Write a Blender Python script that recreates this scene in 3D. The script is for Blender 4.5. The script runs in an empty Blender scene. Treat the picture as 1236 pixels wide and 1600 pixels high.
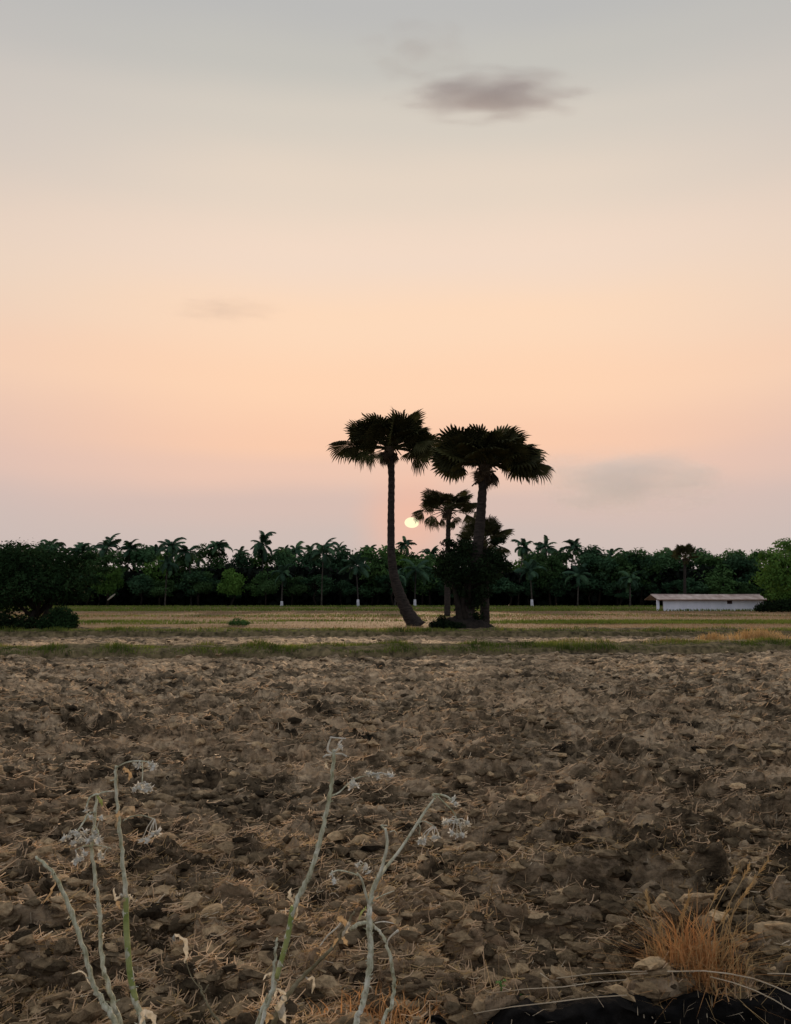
import bpy, math, random
import numpy as np
from mathutils import Matrix, Vector

random.seed(7)
RNG = np.random.default_rng(7)
S = bpy.context.scene
COL = S.collection
R = math.radians

# ------------------------------------------------------------------ camera
F_PX, CX, CY = 1386.0, 618.0, 800.0          # the photograph is 1236 x 1600
CAM_H, PITCH = 1.45, math.atan(138.0 / 1386.0)
cd = bpy.data.cameras.new('camera')
cam = bpy.data.objects.new('camera', cd)
COL.objects.link(cam)
cam.location = (0, 0, CAM_H)
cam.rotation_euler = (R(90) + PITCH, 0, 0)
cd.sensor_fit = 'VERTICAL'
cd.sensor_height = 36.0
cd.sensor_width = 36.0
cd.lens = 36.0 * F_PX / 1600.0
cd.clip_start = 0.05
cd.clip_end = 20000
S.camera = cam

# ------------------------------------------------------------------ light
SUN_AZ, SUN_EL = R(1.03), R(5.03)            # right of straight ahead (+Y), above the horizon
LAMP_EL = R(6.6)
S.view_settings.view_transform = 'Standard'
S.view_settings.look = 'None'
S.view_settings.exposure = 0.0
S.view_settings.gamma = 1.0
S.view_settings.use_curve_mapping = False
S.cycles.use_denoising = True
S.cycles.max_bounces = 6
S.cycles.transparent_max_bounces = 8
S.cycles.volume_bounces = 4

sl = bpy.data.lights.new('sun_lamp', 'SUN')
sl.energy = 3.5
sl.angle = R(0.6)
sl.color = (1.0, 0.70, 0.44)
so = bpy.data.objects.new('sun_lamp', sl)
COL.objects.link(so)
dv = Vector((math.sin(SUN_AZ) * math.cos(LAMP_EL), math.cos(SUN_AZ) * math.cos(LAMP_EL), math.sin(LAMP_EL)))
so.rotation_euler = dv.to_track_quat('Z', 'Y').to_euler()
so.location = (0, 0, 50)


def lin(r, g, b):
    def f(c):
        c /= 255.0
        return c / 12.92 if c <= 0.04045 else ((c + 0.055) / 1.055) ** 2.4
    return (f(r), f(g), f(b), 1.0)


def elev_z(py):
    return math.sin(PITCH + math.atan((CY - py) / F_PX))


W = bpy.data.worlds.new('World')
S.world = W
W.use_nodes = True
nt = W.node_tree
nt.nodes.clear()
N = nt.nodes.new
L = nt.links.new


def mathn(op, a, b=None, clamp=False):
    n = N('ShaderNodeMath'); n.operation = op; n.use_clamp = clamp
    for i, v in enumerate((a, b)):
        if v is None:
            continue
        if isinstance(v, (int, float)):
            n.inputs[i].default_value = v
        else:
            L(v, n.inputs[i])
    return n.outputs[0]


def mixc(fac, a, b):
    n = N('ShaderNodeMix'); n.data_type = 'RGBA'
    for k, v in ((0, fac), (6, a), (7, b)):
        if isinstance(v, (int, float)):
            n.inputs[k].default_value = v
        elif isinstance(v, tuple):
            n.inputs[k].default_value = v
        else:
            L(v, n.inputs[k])
    return n.outputs[2]


def maprange(v, a, b, c=0.0, d=1.0):
    n = N('ShaderNodeMapRange'); n.interpolation_type = 'SMOOTHSTEP'
    L(v, n.inputs[0])
    for i, x in enumerate((a, b, c, d)):
        n.inputs[i + 1].default_value = x
    return n.outputs[0]


tc = N('ShaderNodeTexCoord')
nrm = N('ShaderNodeVectorMath'); nrm.operation = 'NORMALIZE'
L(tc.outputs['Generated'], nrm.inputs[0])
sep = N('ShaderNodeSeparateXYZ')
L(nrm.outputs[0], sep.inputs[0])
sx_, sy_, sz_ = sep.outputs
# soft large-scale unevenness of the haze
nz = N('ShaderNodeTexNoise'); nz.inputs['Scale'].default_value = 2.2
nz.inputs['Detail'].default_value = 3.0
mp = N('ShaderNodeMapping'); mp.inputs['Scale'].default_value = (1, 1, 3.5)
L(nrm.outputs[0], mp.inputs[0]); L(mp.outputs[0], nz.inputs['Vector'])
wob = mathn('MULTIPLY', mathn('SUBTRACT', nz.outputs[0], 0.5), 0.045)
zz = mathn('ADD', sz_, wob)


def ramp(stops):
    n = N('ShaderNodeValToRGB')
    els = n.color_ramp.elements
    while len(els) < len(stops):
        els.new(0.5)
    for e, (p, c) in zip(els, stops):
        e.position = p
        e.color = c
    n.color_ramp.interpolation = 'EASE'
    L(zz, n.inputs[0])
    return n.outputs[0]


front = ramp([(0.0, lin(196, 184, 180)), (elev_z(845), lin(207, 189, 181)), (elev_z(790), lin(216, 190, 179)),
              (elev_z(735), lin(238, 199, 178)), (elev_z(690), lin(250, 204, 174)), (elev_z(600), lin(255, 213, 180)),
              (elev_z(500), lin(253, 218, 188)), (elev_z(400), lin(243, 218, 198)), (elev_z(300), lin(230, 213, 196)),
              (elev_z(190), lin(214, 205, 193)), (elev_z(90), lin(197, 194, 187)), (elev_z(0), lin(188, 187, 185)),
              (1.0, lin(190, 195, 206))])
side = ramp([(0.0, lin(192, 182, 180)), (elev_z(820), lin(205, 188, 182)), (elev_z(720), lin(222, 192, 180)),
             (elev_z(600), lin(240, 205, 182)), (elev_z(450), lin(232, 210, 192)), (elev_z(250), lin(205, 197, 190)),
             (elev_z(0), lin(186, 185, 184)), (1.0, lin(190, 195, 206))])
back = ramp([(0.0, lin(186, 188, 202)), (0.25, lin(206, 208, 222)), (0.6, lin(202, 206, 219)), (1.0, lin(190, 195, 206))])
# how far the direction is from the sun's bearing
az = mathn('ARCTAN2', sx_, sy_)
daz = mathn('ABSOLUTE', mathn('SUBTRACT', az, SUN_AZ))
base = mixc(maprange(daz, 0.12, 0.62), front, side)
base = mixc(maprange(daz, 0.75, 2.2), base, back)
# the warm aureole round the sun in the haze
sd = (math.sin(SUN_AZ) * math.cos(SUN_EL), math.cos(SUN_AZ) * math.cos(SUN_EL), math.sin(SUN_EL))
dt = N('ShaderNodeVectorMath'); dt.operation = 'DOT_PRODUCT'
L(nrm.outputs[0], dt.inputs[0]); dt.inputs[1].default_value = sd
ang = mathn('ARCCOSINE', mathn('MINIMUM', dt.outputs['Value'], 0.999999))
glow = mathn('MULTIPLY', maprange(ang, 0.08, 0.006), 0.52)
base = mixc(glow, base, lin(255, 186, 152))
sky = N('ShaderNodeTexSky'); sky.sky_type = 'NISHITA'; sky.sun_disc = False
sky.sun_elevation = SUN_EL
sky.sun_rotation = SUN_AZ
sky.dust_density = 5.0
skm = N('ShaderNodeVectorMath'); skm.operation = 'SCALE'; skm.inputs['Scale'].default_value = 0.07
L(sky.outputs[0], skm.inputs[0])
clear = mathn('MULTIPLY', maprange(sz_, 0.62, 1.0), 0.35)
base = mixc(clear, base, skm.outputs[0])
# below the horizon: dull earth colour (never seen, the ground covers it)
base = mixc(maprange(sz_, -0.01, -0.06), base, lin(110, 98, 88))
bg = N('ShaderNodeBackground'); bg.inputs['Strength'].default_value = 1.0
L(base, bg.inputs[0])
wo = N('ShaderNodeOutputWorld')
L(bg.outputs[0], wo.inputs[0])


# ------------------------------------------------------------------ geometry helpers
def P(px, py, y):
    """the point on the sight line of a pixel that lies y metres ahead"""
    u, v = (px - CX) / F_PX, (CY - py) / F_PX
    d = (u, math.cos(PITCH) - v * math.sin(PITCH), math.sin(PITCH) + v * math.cos(PITCH))
    t = y / d[1]
    return Vector((d[0] * t, y, CAM_H + d[2] * t))


def G(px, py):
    """ground distance and x of a pixel below the horizon"""
    v = (CY - py) / F_PX
    dy, dz = math.cos(PITCH) - v * math.sin(PITCH), math.sin(PITCH) + v * math.cos(PITCH)
    t = CAM_H / -dz
    return (px - CX) / F_PX * t, dy * t


class MB:
    """collects polygons, builds one mesh"""
    def __init__(self):
        self.v, self.q, self.t, self.n = [], [], [], 0
        self.qm, self.tm = [], []

    def add(self, v, quads=None, tris=None, m=0):
        v = np.asarray(v, dtype=np.float64).reshape(-1, 3)
        if quads is not None and len(quads):
            q = np.asarray(quads, dtype=np.int64).reshape(-1, 4) + self.n
            self.q.append(q); self.qm.append(np.full(len(q), m))
        if tris is not None and len(tris):
            t = np.asarray(tris, dtype=np.int64).reshape(-1, 3) + self.n
            self.t.append(t); self.tm.append(np.full(len(t), m))
        self.v.append(v); self.n += len(v)

    def tube(self, pts, rad, sides=7, cap=True, m=0):
        pts = [Vector(p) for p in pts]
        rings = []
        ref = Vector((0.31, 0.94, 0.13)).normalized()
        for i, p in enumerate(pts):
            a = pts[max(i - 1, 0)]; b = pts[min(i + 1, len(pts) - 1)]
            d = (b - a).normalized()
            rf = ref if abs(d.dot(ref)) < 0.92 else Vector((1, 0, 0))
            u = d.cross(rf).normalized(); w = d.cross(u).normalized()
            r = rad[i] if hasattr(rad, '__len__') else rad
            rings.append([p + (u * math.cos(2 * math.pi * k / sides) + w * math.sin(2 * math.pi * k / sides)) * r
                          for k in range(sides)])
        v = [list(x) for rg in rings for x in rg]
        q = []
        for i in range(len(pts) - 1):
            for k in range(sides):
                k2 = (k + 1) % sides
                q.append((i * sides + k, i * sides + k2, (i + 1) * sides + k2, (i + 1) * sides + k))
        t = []
        if cap:
            n0 = len(v)
            v.append(list(pts[0])); v.append(list(pts[-1]))
            e = (len(pts) - 1) * sides
            for k in range(sides):
                k2 = (k + 1) % sides
                t.append((n0, k2, k)); t.append((n0 + 1, e + k, e + k2))
        self.add(v, q, t, m)

    def box(self, a, b, m=0):
        x0, y0, z0 = a; x1, y1, z1 = b
        v = [(x0, y0, z0), (x1, y0, z0), (x1, y1, z0), (x0, y1, z0), (x0, y0, z1), (x1, y0, z1), (x1, y1, z1), (x0, y1, z1)]
        self.add(v, [(0, 3, 2, 1), (4, 5, 6, 7), (0, 1, 5, 4), (1, 2, 6, 5), (2, 3, 7, 6), (3, 0, 4, 7)], m=m)

    def mesh(self, name, mats, smooth=False):
        me = bpy.data.meshes.new(name)
        v = np.concatenate(self.v)
        loops, starts, tot, mi = [], [], [], []
        pos = 0
        if self.q:
            q = np.concatenate(self.q)
            loops.append(q.ravel()); starts.append(np.arange(len(q)) * 4); tot.append(np.full(len(q), 4))
            mi.append(np.concatenate(self.qm)); pos = len(q) * 4
        if self.t:
            t = np.concatenate(self.t)
            loops.append(t.ravel()); starts.append(pos + np.arange(len(t)) * 3); tot.append(np.full(len(t), 3))
            mi.append(np.concatenate(self.tm))
        loops = np.concatenate(loops).astype(np.int32)
        starts = np.concatenate(starts).astype(np.int32)
        tot = np.concatenate(tot).astype(np.int32)
        mi = np.concatenate(mi).astype(np.int32)
        me.vertices.add(len(v)); me.vertices.foreach_set('co', v.astype(np.float32).ravel())
        me.loops.add(len(loops)); me.loops.foreach_set('vertex_index', loops)
        me.polygons.add(len(starts))
        me.polygons.foreach_set('loop_start', starts); me.polygons.foreach_set('loop_total', tot)
        me.polygons.foreach_set('material_index', mi)
        me.polygons.foreach_set('use_smooth', np.full(len(starts), smooth, dtype=bool))
        me.update(calc_edges=True)
        for m in (mats if isinstance(mats, (list, tuple)) else [mats]):
            me.materials.append(m)
        return me


def link(name, data, parent=None, mat=None):
    o = bpy.data.objects.new(name, data)
    COL.objects.link(o)
    if parent is not None:
        o.parent = parent
    if mat is not None:
        o.matrix_local = mat
    return o


def thing(name, label, cat, loc=(0, 0, 0), rotz=0.0, group=None):
    o = link(name, None)
    o.location = loc; o.rotation_euler = (0, 0, rotz)
    o['label'] = label; o['category'] = cat
    if group:
        o['group'] = group
    return o


def tag(o, label, cat, group=None):
    o['label'] = label; o['category'] = cat
    if group:
        o['group'] = group
    return o


def kind(o, k):
    o['kind'] = k
    return o


# ------------------------------------------------------------------ noise (numpy)
def _hash(ix, iy, s):
    h = (ix.astype(np.int64) * 374761393 + iy.astype(np.int64) * 668265263 + s * 1442695041) & 0xFFFFFFFF
    h = ((h ^ (h >> 13)) * 1274126177) & 0xFFFFFFFF
    h = ((h ^ (h >> 16)) * 2246822519) & 0xFFFFFFFF
    return ((h ^ (h >> 15)) & 0xFFFFFF) / float(0xFFFFFF)


def vnoise(x, y, s=0):
    ix, iy = np.floor(x), np.floor(y)
    fx, fy = x - ix, y - iy
    fx = fx * fx * (3 - 2 * fx); fy = fy * fy * (3 - 2 * fy)
    a, b = _hash(ix, iy, s), _hash(ix + 1, iy, s)
    c, d = _hash(ix, iy + 1, s), _hash(ix + 1, iy + 1, s)
    return (a + (b - a) * fx) * (1 - fy) + (c + (d - c) * fx) * fy


def fbm(x, y, s=0, o=4):
    r, a, t = 0, 0.5, 0
    for k in range(o):
        r = r + a * vnoise(x * 2 ** k + 17.3 * k, y * 2 ** k - 9.1 * k, s + k); t += a; a *= 0.5
    return r / t


def bumps(x, y, s=0):
    """lumps of random size: one per cell, the tallest wins"""
    ix, iy = np.floor(x), np.floor(y)
    h = np.zeros_like(x)
    for dx in (-1, 0, 1):
        for dy in (-1, 0, 1):
            jx, jy = ix + dx, iy + dy
            px_, py_ = jx + _hash(jx, jy, s), jy + _hash(jx, jy, s + 1)
            r = 0.35 + 0.6 * _hash(jx, jy, s + 2)
            a = _hash(jx, jy, s + 5) * math.pi
            ca, sa = np.cos(a), np.sin(a)
            ex, ey = x - px_, y - py_
            u, w = (ex * ca + ey * sa), (-ex * sa + ey * ca) * 1.6
            d = (np.abs(u) ** 2.4 + np.abs(w) ** 2.4) / r ** 2.4
            tilt = 1 + 0.5 * (u * (_hash(jx, jy, s + 3) - 0.5) + w * (_hash(jx, jy, s + 4) - 0.5)) / r
            k = np.clip(1 - d, 0, 1) ** 0.55 * r * tilt
            h = np.maximum(h, k)
    return h


DITCH = [(0.25, 3.20), (0.40, 3.28), (0.7, 3.36), (0.95, 3.40), (1.3, 3.47), (1.7, 3.54), (4.0, 3.8)]


def ditch_edge(x):
    return np.interp(x, [p[0] for p in DITCH], [p[1] for p in DITCH])


def ditch_mask(x, y):
    e = ditch_edge(x) + 0.05 * (vnoise(x * 7, y * 0 + 3, 60) - 0.5)
    return np.clip((e + 0.12 - y) / 0.05, 0, 1) * np.clip((y - 1.9) / 0.3, 0, 1) * np.clip((x - 0.16) / 0.12, 0, 1)


def billow(x, y, s_=0):
    return np.abs(2 * (0.72 * vnoise(x, y, s_) + 0.28 * vnoise(x * 2.1, y * 2.1, s_ + 1)) - 1)


def height(x, y):
    wx = x + 0.26 * (vnoise(x * 2.6, y * 3.4, 30) - 0.5) + 0.09 * (vnoise(x * 9, y * 12, 32) - 0.5)
    wy = y + 0.20 * (vnoise(x * 2.6, y * 3.4, 31) - 0.5) + 0.07 * (vnoise(x * 9, y * 12, 33) - 0.5)
    m = 0.35 + 1.2 * fbm(x * 0.7, y * 0.6, 40, 3)
    h = 0.13 * bumps(wx / 0.52, wy / 0.30, 1) * m
    h = h + 0.20 * billow(wx * 2.3, wy * 4.4, 310) * m
    h = h + 0.14 * billow(wx * 5.2, wy * 9.0, 320) * (0.4 + 0.6 * m)
    h = h + 0.065 * billow(wx * 12, wy * 19, 330)
    h = h + 0.026 * billow(x * 31, y * 43, 340) + 0.14 * (fbm(x * 0.45, y * 0.45, 45, 3) - 0.5)
    calm = np.clip(1.35 - y / 30.0, 0.5, 1.0)      # clods lie flatter in the far, longer-weathered strip
    return (h - 0.22) * calm - 0.10 * (1 - calm)


SHEAR = 0.62


def field_height(x, y):
    h = height(x, y)
    m = ditch_mask(x, y)
    return h * (1 - m) + m * -0.75


# ------------------------------------------------------------------ materials
def mat(name, build):
    m = bpy.data.materials.new(name)
    m.use_nodes = True
    t = m.node_tree
    t.nodes.clear()
    out = t.nodes.new('ShaderNodeOutputMaterial')
    build(t, out)
    return m


def _n(t, typ, **kw):
    n = t.nodes.new(typ)
    for k, v in kw.items():
        n.inputs[k].default_value = v
    return n


def _noise(t, scale, detail=3.0, rough=0.55, coord='Object', stretch=None):
    tc = t.nodes.new('ShaderNodeTexCoord')
    n = _n(t, 'ShaderNodeTexNoise', Scale=scale, Detail=detail, Roughness=rough)
    if stretch:
        mp = _n(t, 'ShaderNodeMapping', Scale=stretch)
        t.links.new(tc.outputs[coord], mp.inputs[0]); t.links.new(mp.outputs[0], n.inputs['Vector'])
    else:
        t.links.new(tc.outputs[coord], n.inputs['Vector'])
    return n.outputs[0]


def _ramp(t, fac, stops):
    n = t.nodes.new('ShaderNodeValToRGB')
    e = n.color_ramp.elements
    while len(e) < len(stops):
        e.new(0.5)
    for el, (p, c) in zip(e, stops):
        el.position = p; el.color = (*c, 1.0) if len(c) == 3 else c
    t.links.new(fac, n.inputs[0])
    return n.outputs[0]


def _mix(t, fac, a, b, blend='MIX'):
    n = t.nodes.new('ShaderNodeMix'); n.data_type = 'RGBA'; n.blend_type = blend
    for k, v in ((0, fac), (6, a), (7, b)):
        if isinstance(v, float):
            n.inputs[k].default_value = v
        elif isinstance(v, tuple):
            n.inputs[k].default_value = (*v, 1.0) if len(v) == 3 else v
        else:
            t.links.new(v, n.inputs[k])
    return n.outputs[2]


def _finish(t, out, col, rough=0.9, bump=None, dist=0.01, spec=0.15, trans=0.0):
    p = _n(t, 'ShaderNodeBsdfPrincipled', Roughness=rough)
    p.inputs['Specular IOR Level'].default_value = spec
    if isinstance(col, tuple):
        p.inputs['Base Color'].default_value = (*col, 1.0)
    else:
        t.links.new(col, p.inputs['Base Color'])
    if bump is not None:
        b = _n(t, 'ShaderNodeBump', Strength=0.8, Distance=dist)
        t.links.new(bump, b.inputs['Height']); t.links.new(b.outputs[0], p.inputs['Normal'])
    sh = p.outputs[0]
    if trans > 0:
        tr = t.nodes.new('ShaderNodeBsdfTranslucent')
        if isinstance(col, tuple):
            tr.inputs[0].default_value = (*col, 1.0)
        else:
            t.links.new(col, tr.inputs[0])
        mx = t.nodes.new('ShaderNodeMixShader'); mx.inputs[0].default_value = trans
        t.links.new(sh, mx.inputs[1]); t.links.new(tr.outputs[0], mx.inputs[2]); sh = mx.outputs[0]
    t.links.new(sh, out.inputs[0])


def soil_mat(name, gain=1.0, straw=1.0, clod=False):
    def b(t, out):
        if clod:
            n1 = _noise(t, 5.0, 5, 0.6)
            c = _ramp(t, n1, [(0.30, (0.14, 0.103, 0.060)), (0.5, (0.38, 0.285, 0.172)), (0.70, (0.60, 0.46, 0.29))])
            n2 = _noise(t, 30.0, 5, 0.75)
            c = _mix(t, 0.75, c, _ramp(t, n2, [(0.34, (0.25, 0.24, 0.22)), (0.56, (1, 1, 1)), (0.72, (1.3, 1.26, 1.2))]), 'MULTIPLY')
        else:
            n1 = _noise(t, 2.4, 7, 0.68, stretch=(0.7, 1.0, 1.0))
            c = _ramp(t, n1, [(0.32, (0.020, 0.016, 0.010)), (0.47, (0.165, 0.122, 0.072)), (0.64, (0.55, 0.415, 0.26))])
            n2 = _noise(t, 9.0, 6, 0.75, stretch=(0.6, 1.0, 1.0))
            c = _mix(t, 0.85, c, _ramp(t, n2, [(0.38, (0.10, 0.095, 0.085)), (0.54, (1, 1, 1)), (0.70, (1.5, 1.42, 1.3))]), 'MULTIPLY')  # dark blotches put the shaded gaps between clods into the soil colour
        if clod:
            oi = t.nodes.new('ShaderNodeAttribute'); oi.attribute_name = 'dryness'
            c = _mix(t, 1.0, c, _ramp(t, oi.outputs['Fac'], [(0.0, (0.05, 0.048, 0.043)), (0.48, (0.55, 0.535, 0.50)), (0.85, (1.02, 0.97, 0.88)), (1.0, (1.34, 1.26, 1.12))]), 'MULTIPLY')
        n3 = _noise(t, 0.42, 5, 0.62, stretch=(0.7, 1.0, 1.0))
        n4 = _noise(t, 19.0, 4, 0.7, stretch=(0.5, 1.0, 1.0))
        f = t.nodes.new('ShaderNodeMath'); f.operation = 'MULTIPLY'; f.use_clamp = True
        r1 = _ramp(t, n3, [(0.48, (0, 0, 0)), (0.66, (straw, straw, straw))])
        r2 = _ramp(t, n4, [(0.38, (0, 0, 0)), (0.62, (1, 1, 1))])
        t.links.new(r1, f.inputs[0]); t.links.new(r2, f.inputs[1])
        c = _mix(t, f.outputs[0], c, (0.66, 0.46, 0.27))
        _finish(t, out, c, 0.95, _noise(t, 55.0, 6, 0.7), 0.02, 0.1)
    return mat(name, b)


M_SOIL = soil_mat('ploughed_soil')
M_CLOD = soil_mat('clod_soil', 0.95, 0.35, True)


def _ditch_shade(t, out):
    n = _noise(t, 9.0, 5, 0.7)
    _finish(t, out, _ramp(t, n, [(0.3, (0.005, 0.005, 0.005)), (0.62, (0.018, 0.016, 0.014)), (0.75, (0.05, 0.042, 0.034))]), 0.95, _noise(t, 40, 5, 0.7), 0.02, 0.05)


M_DITCH_SHADE = mat('shaded_ditch_soil', _ditch_shade)  # near-black soil colour standing in for the shade inside the ditch


def two_tone(name, a, b, scale, rough=0.9, trans=0.0, rnd=0.0, bump=None, dist=0.01, stretch=None, spec=0.15):
    def f(t, out):
        c = _ramp(t, _noise(t, scale, 4, 0.6, stretch=stretch), [(0.32, a), (0.68, b)])
        if rnd > 0:
            oi = t.nodes.new('ShaderNodeObjectInfo')
            c = _mix(t, 1.0, c, _ramp(t, oi.outputs['Random'], [(0.0, (1 - rnd, 1 - rnd, 1 - rnd)), (0.5, (1, 1, 1)),
                                                               (1.0, (1 + rnd, 1 + rnd * 0.9, 1 + rnd * 0.3))]), 'MULTIPLY')
        bp = _noise(t, bump, 5, 0.65, stretch=stretch) if bump else None
        _finish(t, out, c, rough, bp, dist, spec, trans)
    return mat(name, f)


M_STRAW = two_tone('dry_straw', (0.40, 0.255, 0.135), (0.68, 0.49, 0.30), 3.0, 0.75, 0.25)
M_STRAW_PALE = two_tone('pale_straw', (0.42, 0.33, 0.21), (0.66, 0.55, 0.38), 5.0, 0.7, 0.25)
M_ORANGE = two_tone('rusty_dry_grass', (0.40, 0.17, 0.055), (0.66, 0.38, 0.16), 14.0, 0.8, 0.35)
M_GRASS = two_tone('bund_grass', (0.030, 0.060, 0.008), (0.21, 0.25, 0.045), 1.1, 0.8, 0.3)
M_GRASS_DRY = two_tone('olive_dry_grass', (0.17, 0.15, 0.045), (0.44, 0.33, 0.14), 1.2, 0.8, 0.3)
M_GOLD = two_tone('golden_dry_grass', (0.36, 0.22, 0.085), (0.58, 0.41, 0.19), 2.5, 0.8, 0.3)
M_GRASS_FAR = two_tone('far_field_grass', (0.045, 0.085, 0.010), (0.19, 0.23, 0.045), 0.16, 0.8, 0.3)
M_GRASS_TAN = two_tone('far_field_straw', (0.17, 0.115, 0.056), (0.34, 0.225, 0.125), 0.25, 0.8, 0.3)
M_BUND = two_tone('bund_earth', (0.045, 0.038, 0.018), (0.26, 0.20, 0.10), 4.5, 0.95, 0, 0, 9.0, 0.12)
M_MOUND = two_tone('dark_root_earth', (0.008, 0.007, 0.006), (0.028, 0.021, 0.016), 3.0, 0.95, 0, 0, 9.0, 0.08)
M_FAN = two_tone('fan_leaf', (0.022, 0.027, 0.010), (0.065, 0.062, 0.025), 2.5, 0.75, 0.15, 0.35, spec=0.08)
M_FAN_DEAD = two_tone('dead_fan_leaf', (0.045, 0.034, 0.022), (0.09, 0.065, 0.042), 2.5, 0.8, 0.1, 0.3)
M_TRUNK = two_tone('palm_trunk', (0.013, 0.011, 0.009), (0.05, 0.040, 0.033), 3.5, 0.9, 0, 0, 8.0, 0.05, stretch=(1, 1, 3.5))
M_CTRUNK = two_tone('coconut_trunk', (0.022, 0.020, 0.017), (0.06, 0.052, 0.044), 1.2, 0.9, 0, 0.3)
M_LIME = two_tone('whitewash', (0.34, 0.34, 0.34), (0.58, 0.58, 0.58), 1.5, 0.9)
M_COCO = two_tone('coconut_frond', (0.022, 0.052, 0.032), (0.065, 0.125, 0.075), 0.5, 0.85, 0.2, 0.5, spec=0.04)
M_LEAF = [two_tone('leaf_deep_green', (0.016, 0.045, 0.022), (0.065, 0.130, 0.062), 0.35, 0.9, 0.2, 0.4, spec=0.03),
          two_tone('leaf_mid_green', (0.024, 0.060, 0.018), (0.090, 0.170, 0.060), 0.35, 0.9, 0.2, 0.4, spec=0.03),
          two_tone('leaf_bright_green', (0.035, 0.085, 0.014), (0.12, 0.225, 0.050), 0.4, 0.9, 0.25, 0.2, spec=0.03)]
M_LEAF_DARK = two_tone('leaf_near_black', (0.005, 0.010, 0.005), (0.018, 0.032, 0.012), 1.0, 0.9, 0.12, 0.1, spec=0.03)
M_LEAF_DARK_GREEN = two_tone('leaf_dark_green', (0.006, 0.016, 0.006), (0.030, 0.062, 0.022), 0.9, 0.9, 0.12, 0.1, spec=0.03)  # dark green leaves of the roadside tree and its bush
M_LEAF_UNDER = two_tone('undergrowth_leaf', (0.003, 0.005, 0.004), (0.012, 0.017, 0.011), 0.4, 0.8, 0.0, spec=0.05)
M_BARK = two_tone('dark_bark', (0.010, 0.008, 0.006), (0.030, 0.024, 0.018), 4.0, 0.95, 0, 0.2, 9.0, 0.04)
M_WALL = two_tone('limewashed_wall', (0.64, 0.66, 0.71), (0.80, 0.81, 0.85), 0.8, 0.9, 0, 0, 14.0, 0.01, stretch=(1, 1, 0.35))
M_ROOF = two_tone('weathered_roof_sheet', (0.34, 0.25, 0.21), (0.60, 0.50, 0.44), 1.1, 0.75, stretch=(1, 0.4, 1))
M_FASCIA = two_tone('brown_board', (0.14, 0.07, 0.045), (0.24, 0.13, 0.09), 2.0, 0.8)
M_DARKHOLE = two_tone('dark_window_panel', (0.01, 0.01, 0.012), (0.03, 0.03, 0.032), 3.0, 0.8)  # near-black panel that fills the window opening
M_GREEN_SEED = two_tone('seedling_green', (0.06, 0.16, 0.03), (0.14, 0.30, 0.07), 30.0, 0.6, 0.3)


def _stem(t, out):
    n = _noise(t, 26.0, 5, 0.65)
    c = _ramp(t, n, [(0.28, (0.32, 0.33, 0.19)), (0.50, (0.58, 0.58, 0.42)), (0.72, (0.84, 0.83, 0.70))])
    n2 = _noise(t, 2.6, 3, 0.6)
    c = _mix(t, _ramp(t, n2, [(0.52, (0, 0, 0)), (0.7, (0.35, 0.35, 0.35))]), c, (0.36, 0.36, 0.14))
    n3 = _noise(t, 150.0, 3, 0.6, stretch=(1, 1, 0.12))
    c = _mix(t, 0.7, c, _ramp(t, n3, [(0.36, (0.5, 0.48, 0.40)), (0.56, (1, 1, 1))]), 'MULTIPLY')
    _finish(t, out, c, 0.85, _noise(t, 110.0, 4, 0.6, stretch=(1, 1, 0.2)), 0.008, 0.1, 0.12)


M_STEM = mat('hoary_stem', _stem)
M_STEM_GREEN = two_tone('green_stem', (0.20, 0.26, 0.06), (0.42, 0.44, 0.18), 18.0, 0.8, 0.15, 0, 120.0, 0.003)
M_STEM_BROWN = two_tone('brown_stem', (0.12, 0.10, 0.05), (0.30, 0.27, 0.17), 18.0, 0.85, 0.1, 0, 120.0, 0.003)
M_HEAD = two_tone('woolly_seed_head', (0.48, 0.47, 0.38), (0.80, 0.78, 0.70), 60.0, 0.9, 0.3)
M_DRYLEAF = two_tone('withered_leaf', (0.30, 0.27, 0.19), (0.66, 0.62, 0.50), 60.0, 0.85, 0.35)
M_DRYLEAF_TAN = two_tone('tan_withered_leaf', (0.28, 0.19, 0.09), (0.56, 0.43, 0.26), 60.0, 0.85, 0.35)


def _sun(t, out):
    e = t.nodes.new('ShaderNodeEmission')
    e.inputs[0].default_value = (1.0, 0.88, 0.56, 1)
    e.inputs[1].default_value = 1.15
    t.links.new(e.outputs[0], out.inputs[0])


M_SUN = mat('sun_glow', _sun)


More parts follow.
